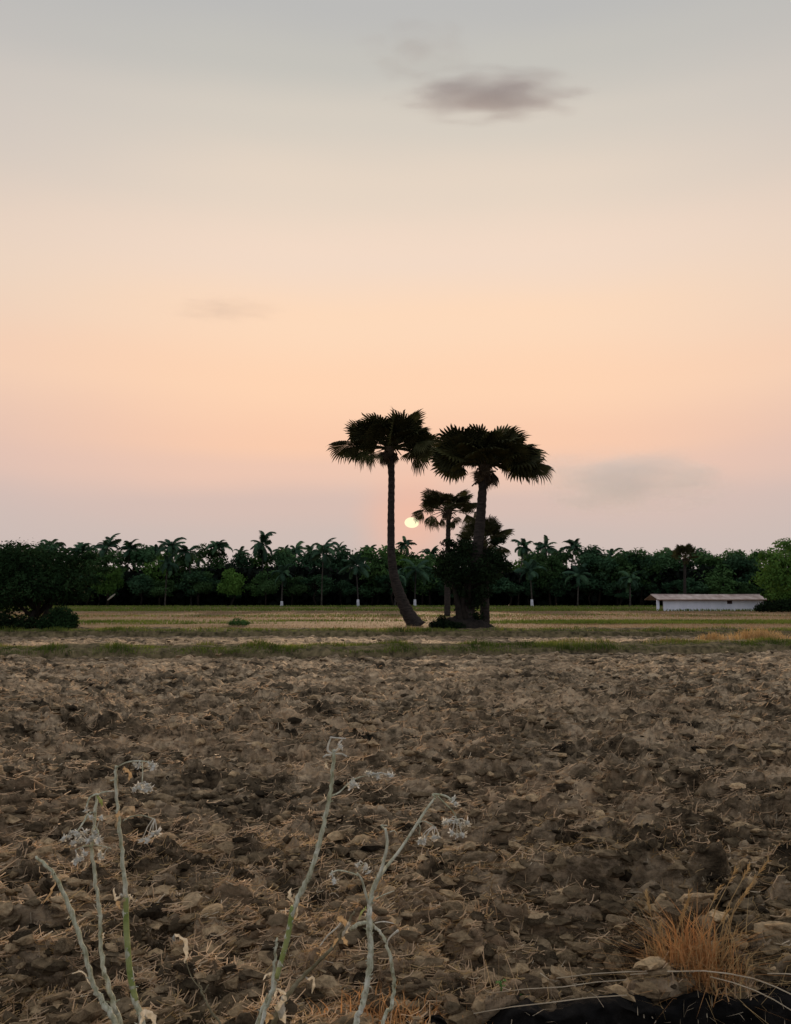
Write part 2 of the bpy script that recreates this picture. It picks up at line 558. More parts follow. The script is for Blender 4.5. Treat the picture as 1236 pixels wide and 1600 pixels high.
def cloud_mat(name, density, col, soft=0.55, scale=2.2, seed=0.0, amp=2.3):
    def b(t, out):
        tc = t.nodes.new('ShaderNodeTexCoord')
        mp = _n(t, 'ShaderNodeMapping', Location=(seed, seed * 0.7, 0))
        t.links.new(tc.outputs['Object'], mp.inputs[0])
        n = _n(t, 'ShaderNodeTexNoise', Scale=scale, Detail=3.0, Roughness=0.5)
        t.links.new(mp.outputs[0], n.inputs['Vector'])
        ln = t.nodes.new('ShaderNodeVectorMath'); ln.operation = 'LENGTH'
        t.links.new(tc.outputs['Object'], ln.inputs[0])
        s = t.nodes.new('ShaderNodeMath'); s.operation = 'MULTIPLY_ADD'
        t.links.new(n.outputs[0], s.inputs[0]); s.inputs[1].default_value = amp; s.inputs[2].default_value = -amp / 2 + 0.62
        d_ = t.nodes.new('ShaderNodeMath'); d_.operation = 'SUBTRACT'
        t.links.new(s.outputs[0], d_.inputs[0]); t.links.new(ln.outputs['Value'], d_.inputs[1])
        r = t.nodes.new('ShaderNodeMapRange'); r.interpolation_type = 'SMOOTHSTEP'
        t.links.new(d_.outputs[0], r.inputs[0])
        for i, v in enumerate((-0.25, soft, 0.0, density)):
            r.inputs[i + 1].default_value = v
        e_ = t.nodes.new('ShaderNodeMapRange'); e_.interpolation_type = 'SMOOTHSTEP'
        t.links.new(ln.outputs['Value'], e_.inputs[0])
        for i, v in enumerate((1.0, 0.75, 0.0, 1.0)):
            e_.inputs[i + 1].default_value = v
        r2 = t.nodes.new('ShaderNodeMath'); r2.operation = 'MULTIPLY'
        t.links.new(r.outputs[0], r2.inputs[0]); t.links.new(e_.outputs[0], r2.inputs[1]); r = r2
        pv = t.nodes.new('ShaderNodeVolumePrincipled')
        pv.inputs['Color'].default_value = (*col, 1)
        t.links.new(r.outputs[0], pv.inputs['Density'])
        t.links.new(pv.outputs[0], out.inputs['Volume'])
    return mat(name, b)


def ico(sub):
    import bmesh
    bm = bmesh.new()
    bmesh.ops.create_icosphere(bm, subdivisions=sub, radius=1.0)
    v = np.array([list(x.co) for x in bm.verts]); f = np.array([[y.index for y in x.verts] for x in bm.faces])
    bm.free()
    return v, f


ICO1, ICO2, ICO3 = ico(1), ico(2), ico(3)

# ------------------------------------------------------------------ sun and clouds
SUN_D = 9000.0
c = P(643.5, 816.5, SUN_D)
mb = MB(); mb.add(ICO3[0] * np.array([11.5, 11.5, 8.4]) / F_PX * SUN_D, tris=ICO3[1])
o = link('sun', mb.mesh('sun', M_SUN, True)); o.location = c
tag(o, 'pale yellow setting sun disc low between the palm trunks', 'sun')

CLOUD_D = 5000.0
for (px, py, w, h, den, colr, soft, sc_, seed, amp, lab) in (
        (768, 149, 205, 40, 0.0046, (0.50, 0.44, 0.48), 0.5, 2.3, 11.0, 1.9, 'small dark grey flat cloud alone high above the palms'),
        (978, 752, 205, 66, 0.0022, (0.975, 0.995, 1.0), 0.3, 2.0, 8.0, 1.5, 'pale blue-grey cloud bank low right of the palm crowns'),
        (352, 484, 120, 26, 0.0014, (0.75, 0.66, 0.66), 0.6, 2.6, 5.0, 2.4, 'faint pink-grey wisp of cloud in the left sky'),
        (650, 80, 120, 44, 0.0010, (0.55, 0.52, 0.54), 0.6, 2.2, 1.0, 2.4, 'faint smudge of grey cloud near the top of the sky')):
    k = CLOUD_D / F_PX
    mb = MB(); mb.add(ICO3[0], tris=ICO3[1])
    o = link('cloud', mb.mesh('cloud', cloud_mat('cloud_vapour', den, colr, soft, sc_, seed, amp), True))
    o.location = P(px, py, CLOUD_D); o.scale = (w * k, h * k * 2.0, h * k)
    tag(o, lab, 'cloud')

# ------------------------------------------------------------------ ground
mb = MB()
mb.add([(-6000, -3000, -0.32), (6000, -3000, -0.32), (6000, 9000, -0.32), (-6000, 9000, -0.32)], [(0, 1, 2, 3)])
kind(link('ground', mb.mesh('ground', M_BUND)), 'structure')

BUND1 = [(-90, 21.5), (-40, 23.4), (-11, 24.6), (0, 25.3), (12, 28.2), (40, 33.0), (90, 41)]
BUND2 = [(-120, 39.4), (0, 39.4), (120, 39.8)]


def poly_y(poly, x):
    return np.interp(x, [p[0] for p in poly], [p[1] for p in poly])


# the ploughed field: one relief sheet, fine near the camera, coarser with distance
rows = np.concatenate([[-60, -30, -12, -5, -2, 0, 1.0, 1.8, 2.3], np.linspace(2.5, 3.1, 22), 1.0 / np.linspace(1 / 3.12, 1 / 39.0, 580)])
uc = np.concatenate([-np.array([1.0, 0.55, 0.28, 0.14, 0.06, 0.02])])
ncol = 720
core = np.linspace(-1, 1, ncol)
xs, ys = [], []
for y in rows:
    hw = max(y, 3.0) * 0.52 + 0.35
    ext = np.array([0.02, 0.06, 0.14, 0.28, 0.55, 1.0]) * 110
    x = np.concatenate([-hw - ext[::-1], core * hw, hw + ext])
    xs.append(x); ys.append(np.full_like(x, y))
X, Y = np.array(xs), np.array(ys)
Z = field_height(X, Y)
nr, nc = X.shape
idx = np.arange(nr * nc).reshape(nr, nc)
quads = np.stack([idx[:-1, :-1], idx[:-1, 1:], idx[1:, 1:], idx[1:, :-1]], -1).reshape(-1, 4)
mb = MB(); mb.add(np.stack([X, Y - SHEAR * (Z + 0.1) * (Y > 1.5), Z], -1).reshape(-1, 3), quads)
FIELD = kind(link('ploughed_field', mb.mesh('ploughed_field', M_SOIL, True)), 'structure')

# the ditch at the near right corner, its shade put into near-black soil
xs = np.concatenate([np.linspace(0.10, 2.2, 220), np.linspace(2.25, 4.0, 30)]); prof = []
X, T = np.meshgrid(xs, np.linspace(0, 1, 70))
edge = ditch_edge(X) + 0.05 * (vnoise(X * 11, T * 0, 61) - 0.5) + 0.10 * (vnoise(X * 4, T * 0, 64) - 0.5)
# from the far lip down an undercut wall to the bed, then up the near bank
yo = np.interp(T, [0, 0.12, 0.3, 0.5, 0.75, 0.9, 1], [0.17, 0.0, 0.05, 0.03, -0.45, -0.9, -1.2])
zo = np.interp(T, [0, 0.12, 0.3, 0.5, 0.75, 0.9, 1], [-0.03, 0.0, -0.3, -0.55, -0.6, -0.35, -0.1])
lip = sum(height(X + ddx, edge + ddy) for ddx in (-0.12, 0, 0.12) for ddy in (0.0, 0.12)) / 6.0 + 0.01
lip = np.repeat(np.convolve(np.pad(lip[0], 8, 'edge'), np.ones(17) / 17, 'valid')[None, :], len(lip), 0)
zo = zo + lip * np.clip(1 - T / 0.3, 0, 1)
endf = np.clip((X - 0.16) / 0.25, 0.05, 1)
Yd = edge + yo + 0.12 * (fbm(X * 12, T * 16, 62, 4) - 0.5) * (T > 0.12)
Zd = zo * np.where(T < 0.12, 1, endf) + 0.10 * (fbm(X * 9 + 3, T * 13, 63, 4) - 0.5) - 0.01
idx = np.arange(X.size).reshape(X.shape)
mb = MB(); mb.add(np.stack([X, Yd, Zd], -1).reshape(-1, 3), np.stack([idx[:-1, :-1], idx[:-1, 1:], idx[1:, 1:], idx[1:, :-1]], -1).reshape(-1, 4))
kind(link('ditch', mb.mesh('ditch', M_DITCH_SHADE, True)), 'structure')


gx_, ti = RNG.integers(10, 215, 260), RNG.integers(8, 30, 260)
DBITS = (X[ti, gx_], Yd[ti, gx_], Zd[ti, gx_])


# bunds
def bund(poly, width, top, seed, name='field_bund', mat_=None, xr=(-110, 110)):
    mb = MB()
    xs = np.concatenate([np.linspace(xr[0], -30, 30), np.linspace(-29.5, 29.5, 420), np.linspace(30, xr[1], 30)])
    ts = np.linspace(-1, 1, 17)
    X, T = np.meshgrid(xs, ts, indexing='ij')
    yc = poly_y(poly, X)
    Y = yc + T * width * 0.5 * (1 + 0.35 * (vnoise(X * 0.5, T * 0, seed) - 0.5)) + 0.3 * (vnoise(X * 0.25, X * 0, seed + 4) - 0.5)
    Z = (1 - T ** 2) ** 0.8 * top * (0.75 + 0.5 * vnoise(X * 0.7, T, seed + 1)) + 0.16 * (fbm(X * 3.5, Y * 4.5, seed + 2, 4) - 0.5)
    Z[:, 0] = -0.2; Z[:, -1] = -0.2
    idx = np.arange(X.size).reshape(X.shape)
    mb.add(np.stack([X, Y, Z], -1).reshape(-1, 3), np.stack([idx[:-1, :-1], idx[1:, :-1], idx[1:, 1:], idx[:-1, 1:]], -1).reshape(-1, 4))
    return kind(link(name, mb.mesh(name, mat_ or M_BUND, True)), 'structure')


bund(BUND1, 1.8, 0.2, 70)
bund(BUND2, 2.6, 0.22, 80)


# the stubble fields beyond
def _stubble(t, out):
    n1 = _noise(t, 0.22, 5, 0.6, stretch=(0.35, 1.0, 1.0))
    c = _ramp(t, n1, [(0.3, (0.12, 0.090, 0.042)), (0.52, (0.25, 0.165, 0.095)), (0.72, (0.13, 0.135, 0.045))])
    n2 = _noise(t, 1.6, 4, 0.7)
    c = _mix(t, 0.5, c, _ramp(t, n2, [(0.3, (0.5, 0.5, 0.45)), (0.65, (1, 1, 1))]), 'MULTIPLY')
    _finish(t, out, c, 0.95, _noise(t, 5.0, 5, 0.7), 0.1, 0.05)


M_STUBBLE = mat('stubble_ground', _stubble)
xs = np.concatenate([np.linspace(-700, -130, 20), np.linspace(-125, 125, 200), np.linspace(130, 700, 20)])
ysr = 1.0 / np.linspace(1 / 38.6, 1 / 330.0, 150)
X, Y = np.meshgrid(xs, ysr)
Z = 0.10 * (fbm(X * 0.18, Y * 0.18, 90, 3) - 0.5) + 0.05 * (fbm(X * 1.1, Y * 0.9, 91, 2) - 0.5) - 0.03
idx = np.arange(X.size).reshape(X.shape)
mb = MB(); mb.add(np.stack([X, Y, Z], -1).reshape(-1, 3), np.stack([idx[:-1, :-1], idx[:-1, 1:], idx[1:, 1:], idx[1:, :-1]], -1).reshape(-1, 4))
kind(link('stubble_field', mb.mesh('stubble_field', M_STUBBLE, True)), 'structure')


# ------------------------------------------------------------------ grass, straw and clods as masses
def blades(x, y, z, hgt, wid, lean, rng, bend=0.6):
    """bent tapering blades standing at the points given; returns a filled MB"""
    n = len(x)
    a = rng.uniform(0, 2 * np.pi, n); ln = rng.normal(0, lean, n)
    yaw = rng.uniform(0, 2 * np.pi, n)
    dx, dy = np.cos(a) * np.sin(ln), np.sin(a) * np.sin(ln)
    up = np.cos(ln)
    wx, wy = np.cos(yaw) * wid * 0.5, np.sin(yaw) * wid * 0.5
    b = np.stack([x, y, z], -1)
    mid = b + np.stack([dx, dy, up], -1) * (hgt * 0.55)[:, None]
    tip = mid + np.stack([dx * (1 + bend * 2.2), dy * (1 + bend * 2.2), up * (1 - bend * 0.5)], -1) * (hgt * 0.45)[:, None]
    w = np.stack([wx, wy, np.zeros(n)], -1)
    v = np.stack([b - w, b + w, mid + w * 0.8, mid - w * 0.8, tip], 1).reshape(-1, 3)
    i = np.arange(n)[:, None] * 5
    mb = MB()
    mb.add(v, i + np.array([[0, 1, 2, 3]]), i + np.array([[3, 2, 4]]))
    return mb


def bund_points(poly, n, wid, off, seed, xw=26, rng=RNG):
    x = rng.uniform(-xw, xw, n)
    yc = poly_y(poly, x)
    t = rng.uniform(-1, 1, n)
    y = yc + off + t * wid * 0.5 + 0.3 * (vnoise(x * 0.25, x * 0, seed + 4) - 0.5)
    return x, y, t


def thin(x, y, s, fx, fy, lo, hi, *more):
    k = vnoise(x * fx, y * fy, s) * 0.65 + vnoise(x * fx * 3.1, y * fy * 3.1, s + 1) * 0.35
    keep = RNG.uniform(0, 1, len(x)) < np.clip((k - lo) / (hi - lo), 0.02, 1)
    return [a[keep] for a in (x, y) + more]


# front bund: green along the near edge, drier on the crown
x, y, t = bund_points(BUND1, 62000, 1.8, 0.0, 70)
x, y, t = thin(x, y, 71, 0.45, 1.2, 0.15, 0.6, t)
z = np.maximum(0, 1 - t ** 2) ** 0.8 * 0.17
hh = RNG.uniform(0.04, 0.14, len(x)) * (0.25 + 2.4 * vnoise(x * 1.3, y * 1.9, 75) ** 2)
green = RNG.uniform(0, 1, len(x)) < np.clip(0.75 - 0.55 * t - 0.5 * (vnoise(x * 0.3, x * 0 + 2, 76) - 0.4), 0.1, 0.97)
kind(link('green_bund_grass', blades(x[green], y[green], z[green], hh[green], 0.016, 0.35, RNG).mesh('green_bund_grass', M_GRASS)), 'stuff')
kind(link('dry_bund_grass', blades(x[~green], y[~green], z[~green], hh[~green], 0.016, 0.4, RNG).mesh('dry_bund_grass', M_GRASS_DRY)), 'stuff')
# second bund
x, y, t = bund_points(BUND2, 60000, 3.8, 0.4, 80, 34)
x, y, t = thin(x, y, 81, 0.25, 0.9, 0.15, 0.6, t)
z = np.maximum(0, 1 - ((y - 38.7) / 1.3).clip(-1, 1) ** 2) ** 0.8 * 0.17
hh = RNG.uniform(0.05, 0.17, len(x)) * (0.25 + 2.3 * vnoise(x * 0.9, y * 1.2, 85) ** 2)
green = RNG.uniform(0, 1, len(x)) < np.clip(0.6 - 0.5 * t + 0.5 * (vnoise(x * 0.2, x * 0 + 2, 86) - 0.4), 0.1, 0.97)
kind(link('green_bund_grass', blades(x[green], y[green], z[green], hh[green], 0.022, 0.35, RNG).mesh('green_bund_grass', M_GRASS)), 'stuff')
kind(link('dry_bund_grass', blades(x[~green], y[~green], z[~green], hh[~green], 0.022, 0.4, RNG).mesh('dry_bund_grass', M_GRASS_DRY)), 'stuff')


# strips of grass between the stubble fields
def strip(y0, y1, n, hmin, hmax, w, seed, m, name, lo=0.35, hi=0.65, xf=0.62):
    y = RNG.uniform(y0, y1, n); x = RNG.uniform(-xf, xf, n) * y
    x, y = thin(x, y, seed, 0.05, 0.12, lo, hi)
    y = y + (y0 / 60.0) * (4.0 * (vnoise(x * 0.03, x * 0, seed + 3) - 0.5) + 0.02 * x)
    hh = RNG.uniform(hmin, hmax, len(x))
    kind(link(name, blades(x, y, np.zeros(len(x)) - 0.03, hh, w, 0.35, RNG).mesh(name, m)), 'stuff')


strip(55, 63, 44000, 0.08, 0.26, 0.04, 100, M_GRASS_FAR, 'grass_strip', 0.26, 0.56)
strip(43, 47, 12000, 0.05, 0.16, 0.025, 102, M_GRASS, 'grass_strip', 0.42, 0.7)
strip(78, 92, 12000, 0.08, 0.24, 0.05, 104, M_GRASS_FAR, 'grass_strip', 0.42, 0.7)
strip(118, 150, 26000, 0.18, 0.48, 0.10, 110, M_GRASS_FAR, 'grass_strip', 0.24, 0.55)
strip(178, 214, 16000, 0.2, 0.6, 0.13, 120, M_GRASS_FAR, 'grass_strip', 0.2, 0.5)
strip(40, 56, 22000, 0.05, 0.16, 0.02, 130, M_GRASS_TAN, 'field_stubble', 0.2, 0.7)
strip(64, 116, 24000, 0.08, 0.22, 0.045, 140, M_GRASS_TAN, 'field_stubble', 0.2, 0.7)


# straw litter on the ploughed soil: denser where the straw patches lie
def screen_points(n, py0, py1, px0=-60, px1=1300):
    px = RNG.uniform(px0, px1, n); py = RNG.uniform(py0, py1, n)
    v = (CY - py) / F_PX
    dy, dz = math.cos(PITCH) - v * math.sin(PITCH), math.sin(PITCH) + v * math.cos(PITCH)
    t = CAM_H / -dz
    return (px - CX) / F_PX * t, dy * t


def straws(n, py0, py1, lmin, lmax, w, m, name, seed, up=0.22, lo=0.3, hi=0.75):
    x, y = screen_points(n, py0, py1)
    x, y = thin(x, y, seed, 0.7, 0.7, lo, hi)
    ok = ditch_mask(x, y) < 0.1
    x, y = x[ok], y[ok]
    n = len(x)
    ln = RNG.uniform(lmin, lmax, n) * np.clip(0.7 + 0.05 * y, 0.8, 1.4)
    yaw = RNG.uniform(0, np.pi, n); pit = RNG.normal(0, up, n); cur = RNG.normal(0, 0.9, n)
    z0 = field_height(x, y) + 0.012
    ww = w * RNG.uniform(0.6, 1.5, n) * np.clip(0.45 + 0.15 * y, 0.9, 3.6)
    pts = []
    for s in (-0.5, -0.17, 0.17, 0.5):
        yy = yaw + cur * s
        px_, py_ = x + np.cos(yy) * ln * s, y + np.sin(yy) * ln * s
        fh = field_height(px_, py_)
        zz = np.maximum(fh + 0.004, z0 + np.sin(pit) * ln * s) + 0.004
        pts.append((px_, py_ - SHEAR * (fh + 0.1), zz, -np.sin(yy) * ww * 0.5, np.cos(yy) * ww * 0.5))
    v = []
    for (a, b, c_, dx, dy) in pts:
        v.append(np.stack([a - dx, b - dy, c_ - ww * 0.3], -1)); v.append(np.stack([a + dx, b + dy, c_ + ww * 0.3], -1))
    v = np.stack(v, 1).reshape(-1, 3)
    i = np.arange(n)[:, None] * 8
    mb = MB()
    for k in range(3):
        mb.add(v if k == 0 else np.zeros((0, 3)), None, None)
    q = np.concatenate([i + np.array([[2 * k, 2 * k + 1, 2 * k + 3, 2 * k + 2]]) for k in range(3)])
    mb.q.append(q); mb.qm.append(np.zeros(len(q)))
    kind(link(name, mb.mesh(name, m)), 'stuff')


straws(24000, 1040, 1615, 0.03, 0.14, 0.0030, M_STRAW, 'straw_litter', 200)
straws(17000, 1030, 1330, 0.03, 0.16, 0.0030, M_STRAW, 'straw_litter', 205, 0.25, 0.38, 0.7)
straws(5200, 1090, 1615, 0.03, 0.11, 0.0032, M_STRAW_PALE, 'pale_straw_litter', 210)
straws(14000, 1300, 1615, 0.02, 0.12, 0.0020, M_GOLD, 'straw_fibres', 225, 0.25, 0.3, 0.65)
straws(5000, 1320, 1615, 0.04, 0.20, 0.0028, M_STRAW, 'straw_litter', 220, 0.3)


# upright stubble stumps and wisps
def wisps(n, py0, py1, hmin, hmax, w, m, name, seed, lean=0.5, per=5):
    x, y = screen_points(n, py0, py1)
    x, y = thin(x, y, seed, 0.8, 0.8, 0.35, 0.75)
    x = np.repeat(x, per) + RNG.normal(0, 0.025, len(x) * per); y = np.repeat(y, per) + RNG.normal(0, 0.025, len(y) * per)
    ok = ditch_mask(x, y) < 0.1
    x, y = x[ok], y[ok]
    z = field_height(x, y) - 0.01
    hh = RNG.uniform(hmin, hmax, len(x))
    y = y - SHEAR * (z + 0.1)
    kind(link(name, blades(x, y, z, hh, w * RNG.uniform(0.7, 1.4, len(x)), lean, RNG).mesh(name, m)), 'stuff')


wisps(900, 1050, 1610, 0.04, 0.13, 0.005, M_STRAW, 'stubble_wisps', 230, 0.7, 6)
wisps(260, 1120, 1610, 0.03, 0.09, 0.007, M_STRAW_PALE, 'pale_stubble_wisps', 240, 0.35, 3)


kind(link('straw_litter', blades(DBITS[0], DBITS[1] - 0.01, DBITS[2], RNG.uniform(0.02, 0.09, 260), 0.0035, 1.4, RNG).mesh('straw_litter', M_STRAW_PALE)), 'stuff')


# clods
def clod_mesh(rng, base, amp=0.28):
    v, f = base
    v = v.copy()
    for _ in range(10):                     # knock flat facets off the lump
        d = rng.normal(0, 1, 3); d /= np.linalg.norm(d)
        lim = rng.uniform(0.55, 0.85)
        s = v @ d
        over = np.maximum(0, s - lim)
        v = v - np.outer(over * 0.92, d)
    k = rng.uniform(0, 50)
    nn = vnoise(v[:, 0] * 2.2 + k, v[:, 1] * 2.2 + v[:, 2] * 1.7, 300) + 0.5 * vnoise(v[:, 0] * 5 + k, v[:, 1] * 5 - v[:, 2] * 4, 301)
    v = v * (1 + amp * 1.7 * (nn - 0.75) + 0.30 * (vnoise(v[:, 0] * 9 + k, v[:, 1] * 9 + v[:, 2] * 8, 302) - 0.5))[:, None]
    v = v * np.array([1.0, rng.uniform(0.6, 0.95), rng.uniform(0.42, 0.62)])
    return v, f


rc = np.random.default_rng(21)
variants = []
for k in range(10):
    v, f = clod_mesh(rc, ICO2)
    mb = MB(); mb.add(v, tris=f)
    me = mb.mesh('soil_clod', M_CLOD, False)
    at = me.attributes.new('dryness', 'FLOAT', 'POINT')
    at.data.foreach_set('value', np.full(len(v), 0.08 + 0.6 * k / 9.0, dtype=np.float32))
    variants.append(me)
BIG = [(935, 1408, 0.125), (1022, 1226, 0.16), (690, 1362, 0.10), (1050, 1345, 0.09), (880, 1470, 0.07), (375, 1575, 0.10), (605, 1165, 0.15), (1120, 1148, 0.16),
       (845, 1290, 0.11), (250, 1420, 0.10), (130, 1560, 0.13), (700, 1330, 0.11)]
spots = []
for px, py, r_ in BIG:
    gx, gy = G(px, py); spots.append((gx, gy, r_ * 0.85))
while len(spots) < 300:
    px, py = rc.uniform(-30, 1270), 1605 - 330 * rc.uniform(0, 1) ** 0.9
    gx, gy = G(px, py)
    if float(ditch_mask(np.array([gx]), np.array([gy]))[0]) > 0.05 or (gx > 0.2 and gy < float(ditch_edge(gx)) + 0.08):
        continue
    spots.append((gx, gy, rc.uniform(0.025, 0.06) * (1.0 if rc.uniform() < 0.85 else 1.4)))
hz = field_height(np.array([s[0] for s in spots]), np.array([s[1] for s in spots]))
for (gx, gy, r_), z in zip(spots, hz):
    o = link('soil_clod', variants[rc.integers(10)], FIELD)
    o.location = (gx, gy - SHEAR * (z + 0.1), z + r_ * rc.uniform(0.05, 0.25))
    o.scale = (r_ * rc.uniform(1.0, 1.35), r_, r_ * rc.uniform(0.8, 1.2))
    o.rotation_euler = (rc.normal(0, 0.22), rc.normal(0, 0.22), rc.uniform(0, 6.28))
# and the countless smaller or farther ones
pool = [clod_mesh(rc, ICO1, 0.35) for _ in range(14)]
fine_pool = [clod_mesh(rc, ICO2, 0.4) for _ in range(14)]
dry = []
mb = MB()
x, y = screen_points(11000, 1028, 1612)
x2, y2 = screen_points(1800, 996, 1030)
x, y = np.concatenate([x, x2]), np.concatenate([y, y2])
x, y = thin(x, y, 150, 0.9, 0.9, 0.05, 0.55)
ok = ditch_mask(x, y) < 0.05
x, y = x[ok], y[ok]
z = field_height(x, y)
for i in range(len(x)):
    v, f = (fine_pool if y[i] < 4.9 else pool)[i % 14]
    r_ = (0.012 + 0.040 * rc.uniform(0, 1) ** 2.2) * (1 + 0.06 * min(y[i], 16))
    dry.append(np.full(len(v), rc.uniform(0, 1)))
    a = rc.normal(0, 0.8); tl = rc.normal(0, 0.3)
    m3 = np.array(Matrix.Rotation(a, 3, 'Z') @ Matrix.Rotation(tl, 3, 'X'))
    mb.add((v * r_ * np.array([1.3, 1.0, 0.9])) @ m3.T + np.array([x[i], y[i] - SHEAR * (z[i] + 0.1), z[i] + r_ * rc.uniform(0, 0.4)]), tris=f)
me = mb.mesh('small_clods', M_CLOD, False)
at = me.attributes.new('dryness', 'FLOAT', 'POINT')
at.data.foreach_set('value', np.concatenate(dry).astype(np.float32))
kind(link('small_clods', me, FIELD), 'stuff')


# ------------------------------------------------------------------ palmyra palms
def fan_leaf(rng, Rb=1.15, Lp=1.1, droop=0.25, fold=0.25, spread=2.3, dead=False):
    """petiole along +Y, then a pleated fan blade with split tips"""
    mb = MB()
    mb.tube([(0, 0, 0), (0, Lp * 0.5, 0.04), (0, Lp, 0)], [0.05, 0.035, 0.025], 5, False, 1)
    n = 26
    for k in range(n):
        a0 = -spread + 2 * spread * k / n; a1 = -spread + 2 * spread * (k + 1) / n
        am = (a0 + a1) / 2
        ln = Rb * rng.uniform(0.88, 1.08) * (1 - 0.18 * abs(am / spread) ** 2)

        def pt(a, r, lift):
            x, y = math.sin(a) * r, math.cos(a) * r
            z = lift - fold * abs(x) * (0.6 + 0.4 * r / Rb) * 0.9 - droop * (r / Rb) ** 2.2 * 0.55
            return (x, Lp + y, z)
        w = (a1 - a0)
        tipa = am + rng.normal(0, 0.035)
        v = [pt(am, 0.02, 0), pt(a0, ln * 0.70, 0), pt(am, ln * 0.70, 0.05), pt(a1, ln * 0.70, 0),
             pt(am - w * 0.27, ln * 0.87, 0.0), pt(am + w * 0.27, ln * 0.87, 0.0)]
        tp = list(pt(tipa, ln, 0)); tp[2] -= rng.uniform(0, 0.22) * Rb * (0.4 + droop)
        v.append(tuple(tp))
        mb.add(v, [(1, 2, 5, 4)] if False else None, [(0, 1, 2), (0, 2, 3), (1, 4, 2), (2, 5, 3), (2, 4, 5), (4, 6, 5)])
    return mb


rp = np.random.default_rng(5)
FANS = [fan_leaf(rp, 1.15, 1.5, 0.12, 0.14).mesh('leaf', [M_FAN, M_FAN]),
        fan_leaf(rp, 1.05, 1.55, 0.25, 0.28).mesh('leaf', [M_FAN, M_FAN]),
        fan_leaf(rp, 1.2, 1.35, 0.18, 0.08, 2.0).mesh('leaf', [M_FAN, M_FAN])]
FANS_OLD = [fan_leaf(rp, 0.95, 1.6, 0.9, 0.8, 1.8).mesh('leaf', [M_FAN, M_FAN]),
            fan_leaf(rp, 0.85, 0.5, 0.8, 1.1, 1.5).mesh('leaf', [M_FAN_DEAD, M_FAN_DEAD]),
            fan_leaf(rp, 1.05, 2.0, 0.45, 0.35, 1.7).mesh('leaf', [M_FAN, M_FAN])]


def put_leaf(root, c, me, a, e, roll, s, rng):
    m = Matrix.Translation(c) @ Matrix.Rotation(a - math.pi / 2, 4, 'Z') @ Matrix.Rotation(e, 4, 'X') @ Matrix.Rotation(roll, 4, 'Y') @ Matrix.Scale(s, 4)
    return link('leaf', me, root, m)


def palm_trunk(path, widths, name='trunk', sides=14, m=M_TRUNK, knots=26, rng=rp):
    # resample the path and ring it with old leaf scars
    pts = [Vector(p) for p in path]
    seg = [0]
    for i in range(1, len(pts)):
        seg.append(seg[-1] + (pts[i] - pts[i - 1]).length)
    n = knots * 2
    ts = np.linspace(0, seg[-1], n)
    P3 = np.array([list(p) for p in pts])
    rs = np.interp(ts, seg, widths)
    q = np.stack([np.interp(ts, seg, P3[:, k]) for k in range(3)], -1)
    for _ in range(3):
        q[1:-1] = (q[:-2] + 2 * q[1:-1] + q[2:]) / 4
    rs = rs * (1 + 0.05 * np.where(np.arange(n) % 2 == 0, 1, -1) + rng.normal(0, 0.02, n))
    mb = MB(); mb.tube([tuple(a) for a in q], list(rs), sides)
    return mb.mesh(name, m, True)


def palmyra(label, foot, crown, path, widths, leaves, scale=1.0, group=None, stubs=16, rng=rp):
    root = thing('palmyra_palm', label, 'palm', foot, 0, group)
    link('trunk', palm_trunk([Vector(p) - Vector(foot) for p in path], widths), root)
    c = Vector(crown) - Vector(foot)
    mb = MB()                                # old leaf bases clasping the head of the trunk
    for k in range(stubs):
        a = rng.uniform(0, 6.28); h = rng.uniform(-0.9, 0.1) * scale
        r0 = 0.16 * scale
        d = Vector((math.cos(a), math.sin(a), 0))
        p0 = c + d * r0 + Vector((0, 0, h))
        mb.tube([p0, p0 + d * 0.22 * scale + Vector((0, 0, 0.16 * scale)), p0 + d * rng.uniform(0.35, 0.6) * scale + Vector((0, 0, rng.uniform(-0.25, 0.2) * scale))],
                [0.07 * scale, 0.05 * scale, 0.03 * scale], 5)
    mb.tube([c + Vector((0, 0, -0.8 * scale)), c, c + Vector((0, 0, 0.4 * scale))], [0.2 * scale, 0.3 * scale, 0.08 * scale], 9)
    link('leaf_bases', mb.mesh('leaf_bases', M_FAN_DEAD), root)
    for (a, e, roll, s, v) in leaves:
        me = FANS[v] if v < 3 else FANS_OLD[v - 3]
        put_leaf(root, c, me, R(a), R(e), R(roll), s * scale, rng)
    return root


def hemi(rng, n, emin, emax, smin=0.9, smax=1.1, a0=0, a1=360, roll=30, vs=(0, 1, 2)):
    out = []
    for k in range(n):
        t = (k + 0.5) / n
        e = emin + (emax - emin) * t + rng.normal(0, 4)
        a = a0 + ((k * 137.5) % 360) / 360 * (a1 - a0) + rng.normal(0, 6)
        out.append((a, e, rng.normal(0, roll), rng.uniform(smin, smax), vs[int(rng.integers(len(vs)))]))
    return out


